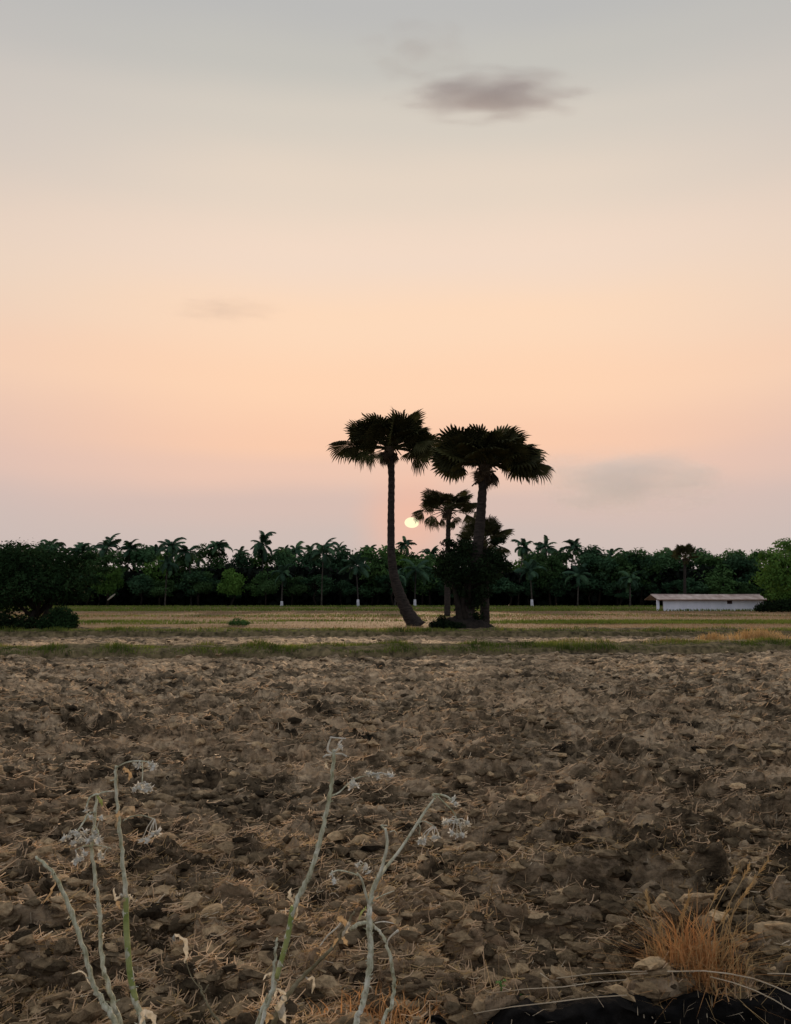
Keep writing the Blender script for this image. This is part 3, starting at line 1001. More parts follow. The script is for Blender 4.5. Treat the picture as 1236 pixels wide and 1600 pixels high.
# the tall palm on the left of the pair, foot curving away to the right
D1 = G(640, 977)[1]
ctr = P(609, 700, D1)
foot = P(650, 978, D1); foot.z = -0.05
path = [foot + Vector((0.1, 0, -0.1)), P(646, 972, D1), P(638, 960, D1), P(630, 944, D1), P(621, 920, D1), P(614, 894, D1), P(611, 858, D1), P(611, 800, D1), P(612, 745, D1), P(610, 712, D1)]
k = D1 / F_PX
wid = [15 * k, 12 * k, 10.5 * k, 9.5 * k, 8.3 * k, 7 * k, 6 * k, 5.5 * k, 5.2 * k, 6 * k]
lv = hemi(rp, 27, 21, 40, 1.02, 1.2) + hemi(rp, 11, 34, 56, 0.84, 0.98)
lv += [(184, 4, 25, 1.25, 5), (174, 0, -35, 1.2, 1), (196, -8, 10, 0.9, 3), (206, 0, 40, 1.0, 5), (165, 10, 25, 0.9, 1), (215, -20, 20, 0.8, 3),
       (-6, 2, 30, 1.05, 1), (8, 8, -30, 1.3, 0), (-20, -6, 35, 1.0, 5), (14, -6, 20, 1.05, 2), (-2, 14, 40, 1.2, 2), (4, -10, -40, 1.0, 3), (-35, 4, 30, 1.0, 5), (30, 0, -20, 1.0, 1)]
lv += hemi(rp, 10, -70, -30, 0.62, 0.85, roll=40, vs=(4, 4, 4))
palmyra('tall palmyra palm with bare trunk left of the sun, foot curving right', foot, ctr, path, wid, lv, 1.0)

# the right palm, its lower trunk wrapped in bushes
D2 = G(722, 988.5)[1]
ctr = P(757, 728, D2)
foot = P(722, 985, D2); foot.z = -0.05
path = [foot + Vector((0, 0, -0.1)), P(724, 972, D2), P(731, 945, D2), P(738, 915, D2), P(746, 860, D2), P(751, 810, D2), P(754, 765, D2), P(757, 735, D2)]
k = D2 / F_PX
wid = [20 * k, 15 * k, 12.5 * k, 10.5 * k, 9 * k, 8 * k, 6.8 * k, 7.5 * k]
lv = hemi(rp, 27, 9, 36, 0.92, 1.1) + hemi(rp, 10, 32, 56, 0.76, 0.9)
lv += hemi(rp, 10, 32, 60, 0.84, 0.98)
lv += [(2, 2, 30, 1.1, 5), (-8, 2, -30, 1.0, 1), (10, 10, 40, 1.15, 0), (-14, 8, 20, 1.1, 2), (0, 18, 30, 1.15, 1), (25, 2, 30, 1.0, 5),
       (178, 4, 40, 0.95, 1), (190, 2, -25, 0.85, 1), (168, 12, 35, 1.0, 0), (184, 16, -40, 1.0, 2), (215, -4, 30, 0.8, 1)]
lv += hemi(rp, 8, 15, 40, 0.95, 1.1, a0=-60, a1=240)
lv += hemi(rp, 9, -75, -25, 0.55, 0.8, roll=40, vs=(4, 4, 4))
palmyra('tall palmyra palm with full crown, lower trunk hidden in bushes', foot, ctr, path, wid, lv, 1.0)

# the smaller palm seen between them, farther off
D3 = 81.0
ctr = P(701, 797, D3)
foot = P(699, 963, D3); foot.z = 0
path = [foot, P(699, 900, D3), P(700, 850, D3), P(701, 800, D3)]
k = D3 / F_PX
lv = hemi(rp, 22, 8, 44, 0.92, 1.08) + [(180, -4, 30, 1.05, 5), (190, -18, 20, 0.95, 3), (0, -5, 30, 1.05, 5), (-10, -14, 20, 0.95, 3), (172, -30, 30, 0.8, 3)] + hemi(rp, 5, -60, -30, 0.5, 0.7, vs=(3, 4))
palmyra('smaller palmyra palm standing farther back between the two tall ones', foot, ctr, path, [5 * k, 4.3 * k, 3.8 * k, 3.6 * k], lv, 1.12)

# a young palm crowding the right palm's trunk
D4 = D2 + 1.3
ctr = P(756, 846, D4)
foot = P(758, 985, D4); foot.z = 0
k = D4 / F_PX
lv = hemi(rp, 20, -15, 72, 0.85, 1.05) + [(2, 24, 20, 1.1, 0), (178, 16, 0, 1.0, 0)]
palmyra('young palmyra palm with low crown just right of the bushy trunk', foot, ctr, [foot, P(757, 920, D4), P(756, 850, D4)], [8 * k, 7 * k, 6 * k], lv, 0.55)


# ------------------------------------------------------------------ leafy crowns
def leaf_cloud(rng, lobes, n, size, up=0.5, shell=0.4, mbx=None):
    lobes = [(np.array(c, float), np.array(r, float) * (1 if hasattr(r, '__len__') else 1)) for c, r in lobes]
    w = np.array([np.mean(r) ** 2 for _, r in lobes]); w /= w.sum()
    ch = rng.choice(len(lobes), n, p=w)
    C = np.array([l[0] for l in lobes])[ch]
    RR = np.array([np.broadcast_to(l[1], 3) for l in lobes])[ch]
    d = rng.normal(0, 1, (n, 3)); d /= np.linalg.norm(d, axis=1)[:, None]
    rad = rng.uniform(0, 1, n) ** shell
    # sprigs reaching out of the outline
    rad = rad * (1 + 0.25 * np.maximum(0, rng.normal(0, 0.6, n)))
    p = C + d * RR * rad[:, None]
    nr = d * 0.6 + np.array([0, 0, up]) + rng.normal(0, 0.6, (n, 3))
    nr /= np.linalg.norm(nr, axis=1)[:, None]
    t = np.cross(nr, rng.normal(0, 1, (n, 3))); t /= np.linalg.norm(t, axis=1)[:, None]
    b = np.cross(nr, t)
    s = size * rng.uniform(0.6, 1.35, n)[:, None]
    v = np.stack([p - t * s, p + b * s * 0.42 - t * s * 0.1, p + t * s - nr * s * 0.25, p - b * s * 0.42 - t * s * 0.1], 1).reshape(-1, 3)
    i = np.arange(n)[:, None] * 4
    mb = mbx or MB()
    mb.add(v, i + np.array([[0, 1, 2, 3]]))
    return mb


def limbs(mb, base, top, lobes, r, rng, sides=7):
    base, top = Vector(base), Vector(top)
    mid = base.lerp(top, 0.5) + Vector((rng.normal(0, 0.1), rng.normal(0, 0.1), 0)) * (top - base).length
    mb.tube([base, mid, top], [r, r * 0.75, r * 0.5], sides)
    for c, rr in lobes:
        c = Vector(c)
        s = base.lerp(top, rng.uniform(0.45, 0.95))
        m = s.lerp(c, 0.55) + Vector((rng.normal(0, 0.1), rng.normal(0, 0.1), 0.1)) * (c - s).length
        mb.tube([s, m, c], [r * 0.5, r * 0.32, r * 0.12], 5)


rt = np.random.default_rng(77)


def rand_lobes(rng, n, rx, rz, zc, lr):
    out = []
    for k in range(n):
        a = rng.uniform(0, 6.28); q = rng.uniform(0, 1) ** 0.5
        z = rng.uniform(-1, 1)
        f = math.sqrt(max(0.05, 1 - z * z * 0.8))
        r = lr * rng.uniform(0.65, 1.25)
        out.append(((math.cos(a) * q * rx * f, math.sin(a) * q * rx * f, zc + z * rz), (r, r, r * 0.78)))
    return out


# far broadleaf kinds, each of 10 m height and shared by many trees
BROAD = []
for k in range(6):
    lobes = rand_lobes(rt, 13 + k, 3.3, 2.6, 6.3, 1.55)
    mt = M_LEAF[(0, 1, 0, 1, 2, 0)[k]]
    cr = leaf_cloud(rt, lobes, 2600, 0.34).mesh('crown', mt)
    tb = MB(); limbs(tb, (0, 0, -0.2), (0.2, 0.1, 5.5), lobes[:5], 0.24, rt, 6)
    BROAD.append((cr, tb.mesh('trunk', M_BARK, True)))


def broad_tree(px, py_top, d, wscale, k, label, group='broadleaf trees of the far grove', depth=None):
    base = P(px, 940, d); base.z = -0.05
    H = P(px, py_top, d).z
    t = thing('broadleaf_tree', label, 'tree', base, rt.uniform(0, 6.28), group)
    s = H / 10.0
    m = Matrix.Diagonal((s * wscale, s * wscale, s, 1))
    link('crown', BROAD[k][0], t, m); link('trunk', BROAD[k][1], t, m)
    return t


# ------------------------------------------------------------------ coconut palms
def coco_frond(rng, Ln=4.6, arch=1.0, rise=0.5):
    """rachis leaves along +Y rising, arches over and hangs; leaflets droop both sides"""
    mb = MB()
    n = 13
    pts = []
    y, z, ang = 0.0, 0.0, rise
    st = Ln / (n - 1)
    for i in range(n):
        pts.append((0, y, z)); y += math.cos(ang) * st; z += math.sin(ang) * st; ang -= arch * (1.0 / (n - 1)) * (0.5 + 1.1 * i / n)
    mb.tube(pts, [0.07 * (1 - 0.85 * i / n) for i in range(n)], 4, False)
    for i in range(24):
        t = 0.14 + 0.86 * i / 23
        f = t * (n - 1); j = min(int(f), n - 2); w = f - j
        p = Vector(pts[j]).lerp(Vector(pts[j + 1]), w)
        d = (Vector(pts[j + 1]) - Vector(pts[j])).normalized()
        ll = 1.1 * math.sin(math.pi * (0.12 + 0.82 * t)) ** 0.7 * rng.uniform(0.85, 1.1)
        for sg in (-1, 1):
            o_ = Vector((sg * 0.80, 0, 0)) + d * 0.5 + Vector((0, 0, -0.18 - 0.25 * rng.uniform()))
            o_.normalize()
            q = p + o_ * ll * 0.55
            e = p + o_ * ll + Vector((0, 0, -0.30 * ll * rng.uniform(0.6, 1.5)))
            wv = d * 0.11
            mb.add([p - wv, p + wv, q + wv * 1.1, q - wv * 1.1, e], [(0, 1, 2, 3)], [(3, 2, 4)])
    return mb


rk = np.random.default_rng(33)
FRONDS = [coco_frond(rk, 4.4, 1.7, 0.45).mesh('frond', M_COCO), coco_frond(rk, 4.9, 2.2, 0.65).mesh('frond', M_COCO),
          coco_frond(rk, 4.0, 1.2, 0.25).mesh('frond', M_COCO), coco_frond(rk, 4.4, 2.7, 0.6).mesh('frond', M_COCO), coco_frond(rk, 3.6, 2.0, 0.4).mesh('frond', M_COCO)]


def coconut(px, py, d, size, label, lean=0.0, white=False, nf=24, group='coconut palms of the far grove', lime=1.7):
    c = P(px, py + (5 if d > 217 else 0), d)
    foot = Vector((c.x - lean, d, -0.05))
    root = thing('coconut_palm', label, 'palm', foot, 0, group)
    cc = c - foot
    mb = MB()
    q = [Vector((0, 0, -0.1)), Vector((0.0, 0, 0.5)), Vector((lean * 0.15, 0, cc.z * 0.3)), Vector((lean * 0.5, 0, cc.z * 0.65)), cc]
    mb.tube(q, [0.34, 0.22, 0.17, 0.15, 0.13], 8)
    link('trunk', mb.mesh('trunk', M_CTRUNK, True), root)
    if white:
        mb = MB(); mb.tube([(0, 0, 0.0), (lean * 0.03, 0, 0.45), (lean * 0.1, 0, lime)], [0.55, 0.36, 0.3], 9)
        link('whitewash_band', mb.mesh('whitewash_band', M_LIME, True), root)
    nf = max(12, int(nf * rk.uniform(0.7, 1.1)))
    e0, es = rk.uniform(48, 74), rk.uniform(95, 130)
    for k in range(nf):
        t = (k + 0.5) / nf
        e = e0 - es * t + rk.normal(0, 10)
        a = k * 137.5 + rk.normal(0, 22)
        me = FRONDS[int(rk.integers(5))]
        m = Matrix.Translation(cc) @ Matrix.Rotation(R(a - 90), 4, 'Z') @ Matrix.Rotation(R(e), 4, 'X') @ Matrix.Rotation(rk.normal(0, 0.4), 4, 'Y') @ Matrix.Scale(size * rk.uniform(0.7, 1.12), 4)
        link('frond', me, root, m)
    return root


# skyline palms from left to right
SKY = [(34, 858, 232, 0.95), (78, 850, 226, 1.0), (128, 858, 236, 0.95), (168, 851, 222, 1.05), (204, 853, 232, 0.95), (245, 857, 240, 0.95), (268, 850, 228, 1.0),
       (294, 858, 221, 1.0), (341, 851, 226, 0.95), (411, 846, 228, 1.2), (462, 856, 238, 0.95), (633, 846, 224, 0.75), (672, 862, 236, 0.8), (818, 850, 222, 0.85),
       (852, 851, 231, 0.8), (897, 852, 234, 0.85), (926, 862, 240, 0.8)]
ordn = ['first', 'second', 'third', 'fourth', 'fifth', 'sixth', 'seventh', 'eighth', 'ninth', 'tenth', 'eleventh', 'twelfth', 'thirteenth', 'fourteenth', 'fifteenth', 'sixteenth', 'seventeenth']
extra = {9: 'tallest coconut palm on the skyline left of the palmyra pair', 11: 'small coconut palm crown under the setting sun beside the bare trunk',
         8: 'coconut palm with a starry lone crown, left of the tallest one', 13: 'dark coconut palm crown on the skyline right of the bushy trunk',
         0: 'leftmost coconut palm showing above the dark roadside tree', 10: 'coconut palm just right of the tallest one on the skyline',
         12: 'pale small coconut palm on the skyline between the palmyra trunks', 16: 'rightmost coconut palm on the grove skyline'}
for i, (px, py, d, s) in enumerate(SKY):
    coconut(px, py, d, s, extra.get(i, 'coconut palm on the grove skyline, %s crown from the left' % ordn[i]), lean=rk.normal(0, 1.4))
coconut(505, 866, 215, 1.15, 'dark coconut palm at the grove edge with thin pale straight trunk', 0.3, nf=24)
coconut(556, 884, 212, 1.1, 'coconut palm at the grove edge with whitewashed foot left of the bare trunk', -0.6, True, 20)
coconut(650, 890, 211, 1.0, 'coconut palm with whitewashed foot just right of the bare trunk', 0.3, True, 18)
coconut(828, 892, 211, 1.0, 'coconut palm with whitewashed foot right of the bushy trunk', -0.4, True, 18)
coconut(442, 896, 212, 0.9, 'short coconut palm with low whitewashed foot in the left grove', 0.2, True, 17, lime=1.3)
coconut(985, 905, 205, 0.9, 'drooping coconut palm at the grove edge left of the shed', 0.2, False, 18)
coconut(905, 898, 212, 0.95, 'grey-green coconut palm midway between bushy trunk and shed', 0.5, False, 18)
coconut(262, 880, 214, 1.0, 'pale coconut palm low in front of the left grove', 0.4, False, 20)
coconut(620, 900, 207, 0.8, 'low coconut palm half hidden behind the bare palmyra trunk', 0.4, False, 14)
LANDMARKS = [(-30, 'left frame edge'), (50, 'left roadside tree'), (168, 'light green bushy tree'), (262, 'pale low coconut palm'), (360, 'bright green rounded tree'), (442, 'short whitewashed palm'), (505, 'pale thin palm trunk'),
             (556, 'second whitewashed palm'), (611, 'bare palmyra trunk'), (650, 'third whitewashed palm'), (735, 'tangled tree'), (828, 'rightmost whitewashed palm'),
             (905, 'grey-green palm'), (985, 'drooping palm'), (1070, 'dark fan palm'), (1130, 'shed window'), (1190, 'right end of the shed'), (1255, 'right frame edge')]
USED = set()


def place_words(px, lead):
    lx, nm = min(LANDMARKS, key=lambda l: abs(l[0] - px))
    w_ = 'just left of' if px < lx - 9 else ('just right of' if px > lx + 9 else 'directly behind')
    lab = '%s, %s the %s' % (lead, w_, nm)
    if lab in USED:
        return None
    USED.add(lab)
    return lab


BACKX = [-90, -40, 10, 55, 105, 150, 225, 315, 375, 435, 485, 530, 580, 605, 735, 780, 870, 950, 1240, 1300]
for px in BACKX:
    coconut(px + rk.normal(0, 5), rk.uniform(852, 866), rk.uniform(238, 255), rk.uniform(0.7, 1.1), (place_words(px, 'palm at the back of the grove') if 20 < px < 1240 else None) or 'coconut palm crowded at the back of the grove', rk.normal(0, 0.8), nf=18, group='coconut palms at the back of the grove')

# a dark fan palm standing among the trees on the right
D5 = 205
ctr = P(1070, 870, D5); foot = P(1070, 948, D5); foot.z = 0
lv = hemi(rp, 22, 0, 75, 0.95, 1.1) + hemi(rp, 6, -60, -20, 0.6, 0.8, vs=(3, 4))
palmyra('dark fan palm above the shed roof, standing out of the right grove', foot, ctr, [foot, P(1070, 905, D5), P(1070, 872, D5)], [0.4, 0.3, 0.3], lv, 1.25)

# ------------------------------------------------------------------ broadleaf trees of the grove
NAMED = [(360, 884, 213, 1.0, 4, 'bright green rounded tree at the grove edge, left of the pale thin trunk'),
         (168, 880, 214, 0.9, 4, 'light green bushy tree in front of the left grove palms'),
         (415, 888, 214, 0.95, 1, 'mid green bush beside the bright green rounded tree'),
         (310, 890, 216, 1.0, 1, 'mid green tree on the left flank of the bright rounded tree'),
         (935, 862, 222, 1.15, 0, 'broad dark tree on the skyline where the palms give way to trees'),
         (985, 853, 224, 1.1, 1, 'round-topped tree on the right skyline, highest left of the fan palm'),
         (1030, 856, 226, 1.05, 0, 'round-topped tree on the right skyline just left of the fan palm'),
         (1110, 860, 224, 1.15, 3, 'round-topped tree on the skyline just right of the fan palm'),
         (1155, 864, 222, 1.05, 0, 'low round tree above the right end of the shed roof'),
         (860, 862, 218, 1.0, 1, 'hazy green tree right of the dark skyline palm'),
         (590, 864, 222, 1.0, 1, 'rounded tree on the skyline just left of the bare palmyra trunk'),
         (660, 866, 220, 1.0, 3, 'rounded tree behind the sun gap between the palmyra trunks')]
for a in NAMED:
    broad_tree(*a[:5], a[5])
px = -130.0
i = 0
while px < 1380:
    skyl = 846 if px < 900 else 851
    qx = px + rt.normal(0, 6)
    lab = place_words(qx, 'dark tree crown inside the grove') if 20 < qx < 1245 else None
    broad_tree(qx, skyl + rt.uniform(0, 14), rt.uniform(220, 236), rt.uniform(0.85, 1.2), int(rt.choice([0, 1, 1, 2, 3, 4, 5])),
               lab or 'dark tree packed in the middle of the far grove', 'trees packed in the middle of the grove')
    px += rt.uniform(34, 44); i += 1
px = -120.0
while px < 1380:
    qx = px + rt.normal(0, 6)
    lab = place_words(qx, 'low dark tree at the grove edge') if 20 < qx < 1245 else None
    broad_tree(qx, 896 + rt.uniform(-8, 12), rt.uniform(216, 223), rt.uniform(1.2, 1.6), int(rt.choice([0, 0, 2, 5, 1])),
               lab or 'low dark tree along the front edge of the far grove', 'low trees along the grove edge')
    px += rt.uniform(36, 50)
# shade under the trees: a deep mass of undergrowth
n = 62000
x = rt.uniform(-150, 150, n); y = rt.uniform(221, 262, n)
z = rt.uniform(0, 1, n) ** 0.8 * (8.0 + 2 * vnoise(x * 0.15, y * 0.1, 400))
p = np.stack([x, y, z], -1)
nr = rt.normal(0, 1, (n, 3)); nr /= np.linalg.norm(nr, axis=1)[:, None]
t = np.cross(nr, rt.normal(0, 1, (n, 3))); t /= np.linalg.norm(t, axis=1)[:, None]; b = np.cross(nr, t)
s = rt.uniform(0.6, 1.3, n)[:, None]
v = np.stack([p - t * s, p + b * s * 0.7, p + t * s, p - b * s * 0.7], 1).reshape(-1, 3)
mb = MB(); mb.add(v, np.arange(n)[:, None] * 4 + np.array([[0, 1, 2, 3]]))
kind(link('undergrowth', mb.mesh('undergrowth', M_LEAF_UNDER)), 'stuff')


# ------------------------------------------------------------------ near trees and bushes
def built_tree(name, label, cat, base, lobes, n, size, leafm, trunk_top, r, group=None, rng=rt, extra=()):
    t = thing(name, label, cat, base, 0, group)
    link('crown', leaf_cloud(rng, lobes, n, size).mesh('crown', leafm), t)
    mb = MB(); limbs(mb, (0, 0, -0.15), trunk_top, lobes[:7], r, rng, 9)
    for e in extra:
        mb.tube(e[0], e[1], 7)
    link('trunk', mb.mesh('trunk', M_BARK, True), t)
    return t


DT = G(60, 988)[1]
kt = DT / F_PX
base = P(52, 988, DT); base.z = 0


def rel(px, py, dy=0.0, b=None, d=None):
    q = P(px, py, (d or DT) + dy) - (b or base)
    return (q.x, q.y, q.z)


lobes = [(rel(30, 880), (1.6, 1.7, 1.0)), (rel(75, 892, 0.6), (1.5, 1.5, 0.9)), (rel(-20, 890), (1.7, 1.5, 1.1)), (rel(112, 905), (0.95, 1.0, 0.6)), (rel(60, 915, -0.8), (1.4, 1.1, 0.7)),
         (rel(10, 925, -0.5), (1.6, 1.2, 0.7)), (rel(130, 885, 0.5), (0.7, 0.8, 0.4)), (rel(95, 926), (1.0, 0.9, 0.55)), (rel(20, 868, 0.8), (1.2, 1.2, 0.55)), (rel(-70, 900), (1.6, 1.5, 1.0)),
         (rel(100, 872), (0.8, 0.8, 0.4)), (rel(150, 905), (0.45, 0.5, 0.25)), (rel(120, 930, 0.5), (0.7, 0.6, 0.35)), (rel(40, 940, 0.4), (0.9, 0.7, 0.4)), (rel(5, 950, 0.6), (0.9, 0.6, 0.5)), (rel(60, 956, 0.9), (0.6, 0.5, 0.35)), (rel(140, 868, 1), (0.5, 0.5, 0.25)), (rel(165, 890, 1), (0.35, 0.4, 0.2))]
built_tree('roadside_tree', 'dark spreading tree at the left edge with forked low trunk', 'tree', base, lobes, 15000, 0.095, M_LEAF_DARK_GREEN, rel(58, 950), 0.2,
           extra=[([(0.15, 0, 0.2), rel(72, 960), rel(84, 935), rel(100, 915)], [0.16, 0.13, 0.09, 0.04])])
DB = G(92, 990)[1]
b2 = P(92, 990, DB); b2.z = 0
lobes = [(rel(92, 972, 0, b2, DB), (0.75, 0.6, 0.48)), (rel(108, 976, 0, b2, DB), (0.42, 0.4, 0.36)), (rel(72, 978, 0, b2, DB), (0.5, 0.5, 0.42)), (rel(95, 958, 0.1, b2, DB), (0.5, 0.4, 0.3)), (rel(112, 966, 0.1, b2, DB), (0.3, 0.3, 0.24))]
built_tree('round_bush', 'round dark green bush at the foot of the left roadside tree', 'bush', b2, lobes, 4800, 0.07, M_LEAF_DARK_GREEN, (0, 0, 0.5), 0.05)
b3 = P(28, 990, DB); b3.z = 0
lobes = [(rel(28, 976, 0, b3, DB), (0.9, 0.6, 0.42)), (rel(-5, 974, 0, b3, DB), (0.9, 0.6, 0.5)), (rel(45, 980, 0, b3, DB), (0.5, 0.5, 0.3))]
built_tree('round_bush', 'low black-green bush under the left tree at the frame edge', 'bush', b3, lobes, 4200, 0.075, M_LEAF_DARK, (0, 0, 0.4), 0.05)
b4x, b4y = G(371, 977)
b4 = Vector((b4x, b4y, 0))
lobes = [((0, 0, 0.2), (0.42, 0.3, 0.22)), ((0.45, 0, 0.12), (0.3, 0.25, 0.13)), ((-0.3, 0, 0.12), (0.25, 0.25, 0.14))]
built_tree('small_bush', 'small low bush alone on the stubble left of the palms', 'bush', b4, lobes, 900, 0.06, M_LEAF[1], (0, 0, 0.2), 0.03)

# the bushes wrapped round the right palm
DW = D2 - 0.4
bw = P(735, 985, DW); bw.z = 0
lobes = [(rel(722, 858, 0.5, bw, DW), (0.75, 0.9, 0.45)), (rel(703, 872, 0, bw, DW), (0.6, 0.8, 0.42)), (rel(768, 872, 0.4, bw, DW), (0.7, 0.8, 0.5)), (rel(732, 890, -0.4, bw, DW), (1.1, 0.9, 0.6)),
         (rel(710, 905, 0, bw, DW), (0.55, 0.8, 0.42)), (rel(762, 900, 0, bw, DW), (0.65, 0.8, 0.4)), (rel(690, 892, 0.3, bw, DW), (0.45, 0.6, 0.35)), (rel(752, 925, 0, bw, DW), (0.55, 0.7, 0.35)), (rel(724, 925, 0.3, bw, DW), (0.5, 0.7, 0.35)),
         (rel(788, 885, 0.3, bw, DW), (0.4, 0.5, 0.3)), (rel(700, 848, 0.3, bw, DW), (0.35, 0.4, 0.18)), (rel(778, 846, 0.5, bw, DW), (0.35, 0.4, 0.16)), (rel(742, 942, 0.2, bw, DW), (0.55, 0.5, 0.3)), (rel(730, 958, 0.4, bw, DW), (0.5, 0.4, 0.3)), (rel(745, 965, 0.5, bw, DW), (0.35, 0.4, 0.3))]
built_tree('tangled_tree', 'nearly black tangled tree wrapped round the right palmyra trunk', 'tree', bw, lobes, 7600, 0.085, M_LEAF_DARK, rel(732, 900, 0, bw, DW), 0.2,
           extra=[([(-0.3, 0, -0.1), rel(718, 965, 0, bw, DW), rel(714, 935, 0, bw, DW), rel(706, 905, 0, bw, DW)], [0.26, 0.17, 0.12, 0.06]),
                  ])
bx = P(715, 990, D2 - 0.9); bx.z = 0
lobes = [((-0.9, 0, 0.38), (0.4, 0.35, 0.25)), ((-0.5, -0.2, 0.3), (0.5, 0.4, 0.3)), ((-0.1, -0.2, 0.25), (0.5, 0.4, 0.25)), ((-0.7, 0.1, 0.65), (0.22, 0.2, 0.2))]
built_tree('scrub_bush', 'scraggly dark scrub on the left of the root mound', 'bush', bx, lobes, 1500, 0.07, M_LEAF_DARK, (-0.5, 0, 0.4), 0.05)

# earth and root mound
mb = MB()
X, Y = np.meshgrid(np.linspace(-1.9, 2.2, 70), np.linspace(-1.1, 1.3, 44))
rr = np.sqrt((X / 1.75) ** 2 + (Y / 1.0) ** 2)
Z = np.clip(1 - rr, 0, 1) ** 0.7 * 0.85 * (0.55 + 0.9 * fbm(X * 2.2 + 8, Y * 2.2, 500, 4)) + 0.10 * (fbm(X * 6, Y * 6, 501, 3) - 0.5) - 0.08
idx = np.arange(X.size).reshape(X.shape)
mb.add(np.stack([X, Y, Z], -1).reshape(-1, 3), np.stack([idx[:-1, :-1], idx[:-1, 1:], idx[1:, 1:], idx[1:, :-1]], -1).reshape(-1, 4))
o = link('earth_mound', mb.mesh('earth_mound', M_MOUND, True))
o.location = (P(722, 985, D2).x, D2 - 0.35, 0.06)
tag(o, 'dark mound of earth and roots at the foot of the right palm', 'mound')

# the bright tree at the right edge, before the grove
DR = 118
br = P(1262, 950, DR); br.z = 0
lobes = [(rel(1215, 880, 0, br, DR), (2.6, 2.4, 1.7)), (rel(1255, 865, 0, br, DR), (3.0, 2.6, 2.0)), (rel(1300, 875, 0, br, DR), (3.2, 2.6, 2.2)), (rel(1205, 905, 0, br, DR), (2.2, 2.2, 1.4)), (rel(1240, 905, -1, br, DR), (2.8, 2.2, 1.6)),
         (rel(1228, 850, 0, br, DR), (1.5, 1.4, 0.8)), (rel(1195, 868, 0, br, DR), (1.0, 1.0, 0.6)), (rel(1285, 915, 0, br, DR), (3.0, 2.2, 1.6)), (rel(1222, 930, 0, br, DR), (2.4, 1.8, 1.0))]
built_tree('leafy_tree', 'tall leafy green tree at the right edge beyond the shed', 'tree', br, lobes, 9000, 0.22, M_LEAF[2], rel(1258, 890, 0, br, DR), 0.3)
bs = P(1205, 950, 112); bs.z = 0
lobes = [((0, 0, 0.7), (1.5, 1.2, 0.8)), ((1.8, 0, 0.8), (1.6, 1.2, 0.9)), ((-1.2, 0.3, 0.5), (0.9, 0.8, 0.5)), ((3.6, 0, 0.9), (1.5, 1.2, 1.0))]
built_tree('dark_hedge_bush', 'dark bush covering the right end of the white shed', 'bush', bs, lobes, 3200, 0.17, M_LEAF_DARK, (0, 0, 0.6), 0.08)

mb = MB(); mb.tube([P(168, 938, 200), P(174, 933, 200), P(180, 928, 200)], [0.12, 0.22, 0.08], 5)
o_ = P(168, 938, 200)
mb.v[0] = mb.v[0] - np.array(list(o_))
o = link('fallen_frond', mb.mesh('fallen_frond', M_DRYLEAF, True)); o.location = o_
tag(o, 'pale dry fallen frond leaning under the left grove trees', 'frond')
mb = MB(); xs = np.linspace(-60, 130, 60)
v = np.concatenate([np.stack([xs, 207 + 0.6 * np.sin(xs * 0.07), np.full(60, 0.06)], -1), np.stack([xs, 210.5 + 0.6 * np.sin(xs * 0.07), np.full(60, 0.06)], -1)])
i = np.arange(59)[:, None]
mb.add(v, i + np.array([[0, 1, 61, 60]]))
kind(link('dirt_track', mb.mesh('dirt_track', two_tone('pale_track', (0.30, 0.27, 0.23), (0.48, 0.44, 0.38), 0.3))), 'structure')

# ------------------------------------------------------------------ the shed
DS = G(1020, 954)[1]
sx = P(1037, 950, DS).x
shed = thing('farm_shed', 'long low white farm shed with pale pinkish roof', 'shed', (sx, DS, 0), R(5))
LN = 14.8
ks = DS / F_PX
EV = 1.55
wm = MB()
wx0, wx1 = LN * 0.635, LN * 0.635 + 0.8      # the wall has an opening for the window
wm.box((0, 0, -0.1), (wx0, 0.22, EV)); wm.box((wx1, 0, -0.1), (LN, 0.22, EV))
wm.box((wx0, 0, -0.1), (wx1, 0.22, EV - 0.62)); wm.box((wx0, 0, EV - 0.14), (wx1, 0.22, EV))
wm.box((2.0, 0.222, -0.1), (2.22, 4.2, EV)); wm.box((LN - 0.22, 0.222, -0.1), (LN, 4.2, EV)); wm.box((2.222, 3.98, -0.1), (LN - 0.222, 4.2, EV))
link('wall', wm.mesh('wall', M_WALL), shed)
wn = MB(); wn.box((wx0 + 0.003, 0.12, EV - 0.617), (wx1 - 0.003, 0.16, EV - 0.143))
w_o = link('window', wn.mesh('window', M_DARKHOLE), shed)
fr = MB()
for k in range(4):
    x_ = wx0 + 0.1 + k * 0.2
    fr.box((x_ - 0.015, 0.07, EV - 0.615), (x_ + 0.015, 0.1, EV - 0.145))
link('bars', fr.mesh('bars', M_FASCIA), w_o)
pl = MB(); pl.box((-0.95, -0.05, -0.1), (-0.62, 0.28, EV))
link('pillar', pl.mesh('pillar', M_WALL), shed)
rf = MB()
n = 160
xs = np.linspace(-1.05, LN + 0.6, n)
cor = 0.02 * np.where(np.arange(n) % 2 == 0, 1, -1)
for (ya, za, yb, zb) in ((-0.55, EV - 0.05, 2.1, EV + 0.66), (2.1, EV + 0.66, 4.75, EV - 0.05)):
    sag = -0.05 * np.sin((xs + 1.25) / (LN + 1.85) * 9)
    v = np.concatenate([np.stack([xs, np.full(n, ya), za + cor + 0.05], -1), np.stack([xs, np.full(n, yb), zb + cor + sag + 0.05], -1),
                        np.stack([xs, np.full(n, ya), za + cor], -1), np.stack([xs, np.full(n, yb), zb + cor + sag], -1)])
    i = np.arange(n - 1)[:, None]
    rf.add(v, np.concatenate([i + np.array([[0, 1, n + 1, n]]), i + np.array([[2 * n, 3 * n, 3 * n + 1, 2 * n + 1]]), i + np.array([[0, 2 * n, 2 * n + 1, 1]])]))
ro = link('roof', rf.mesh('roof', M_ROOF), shed)
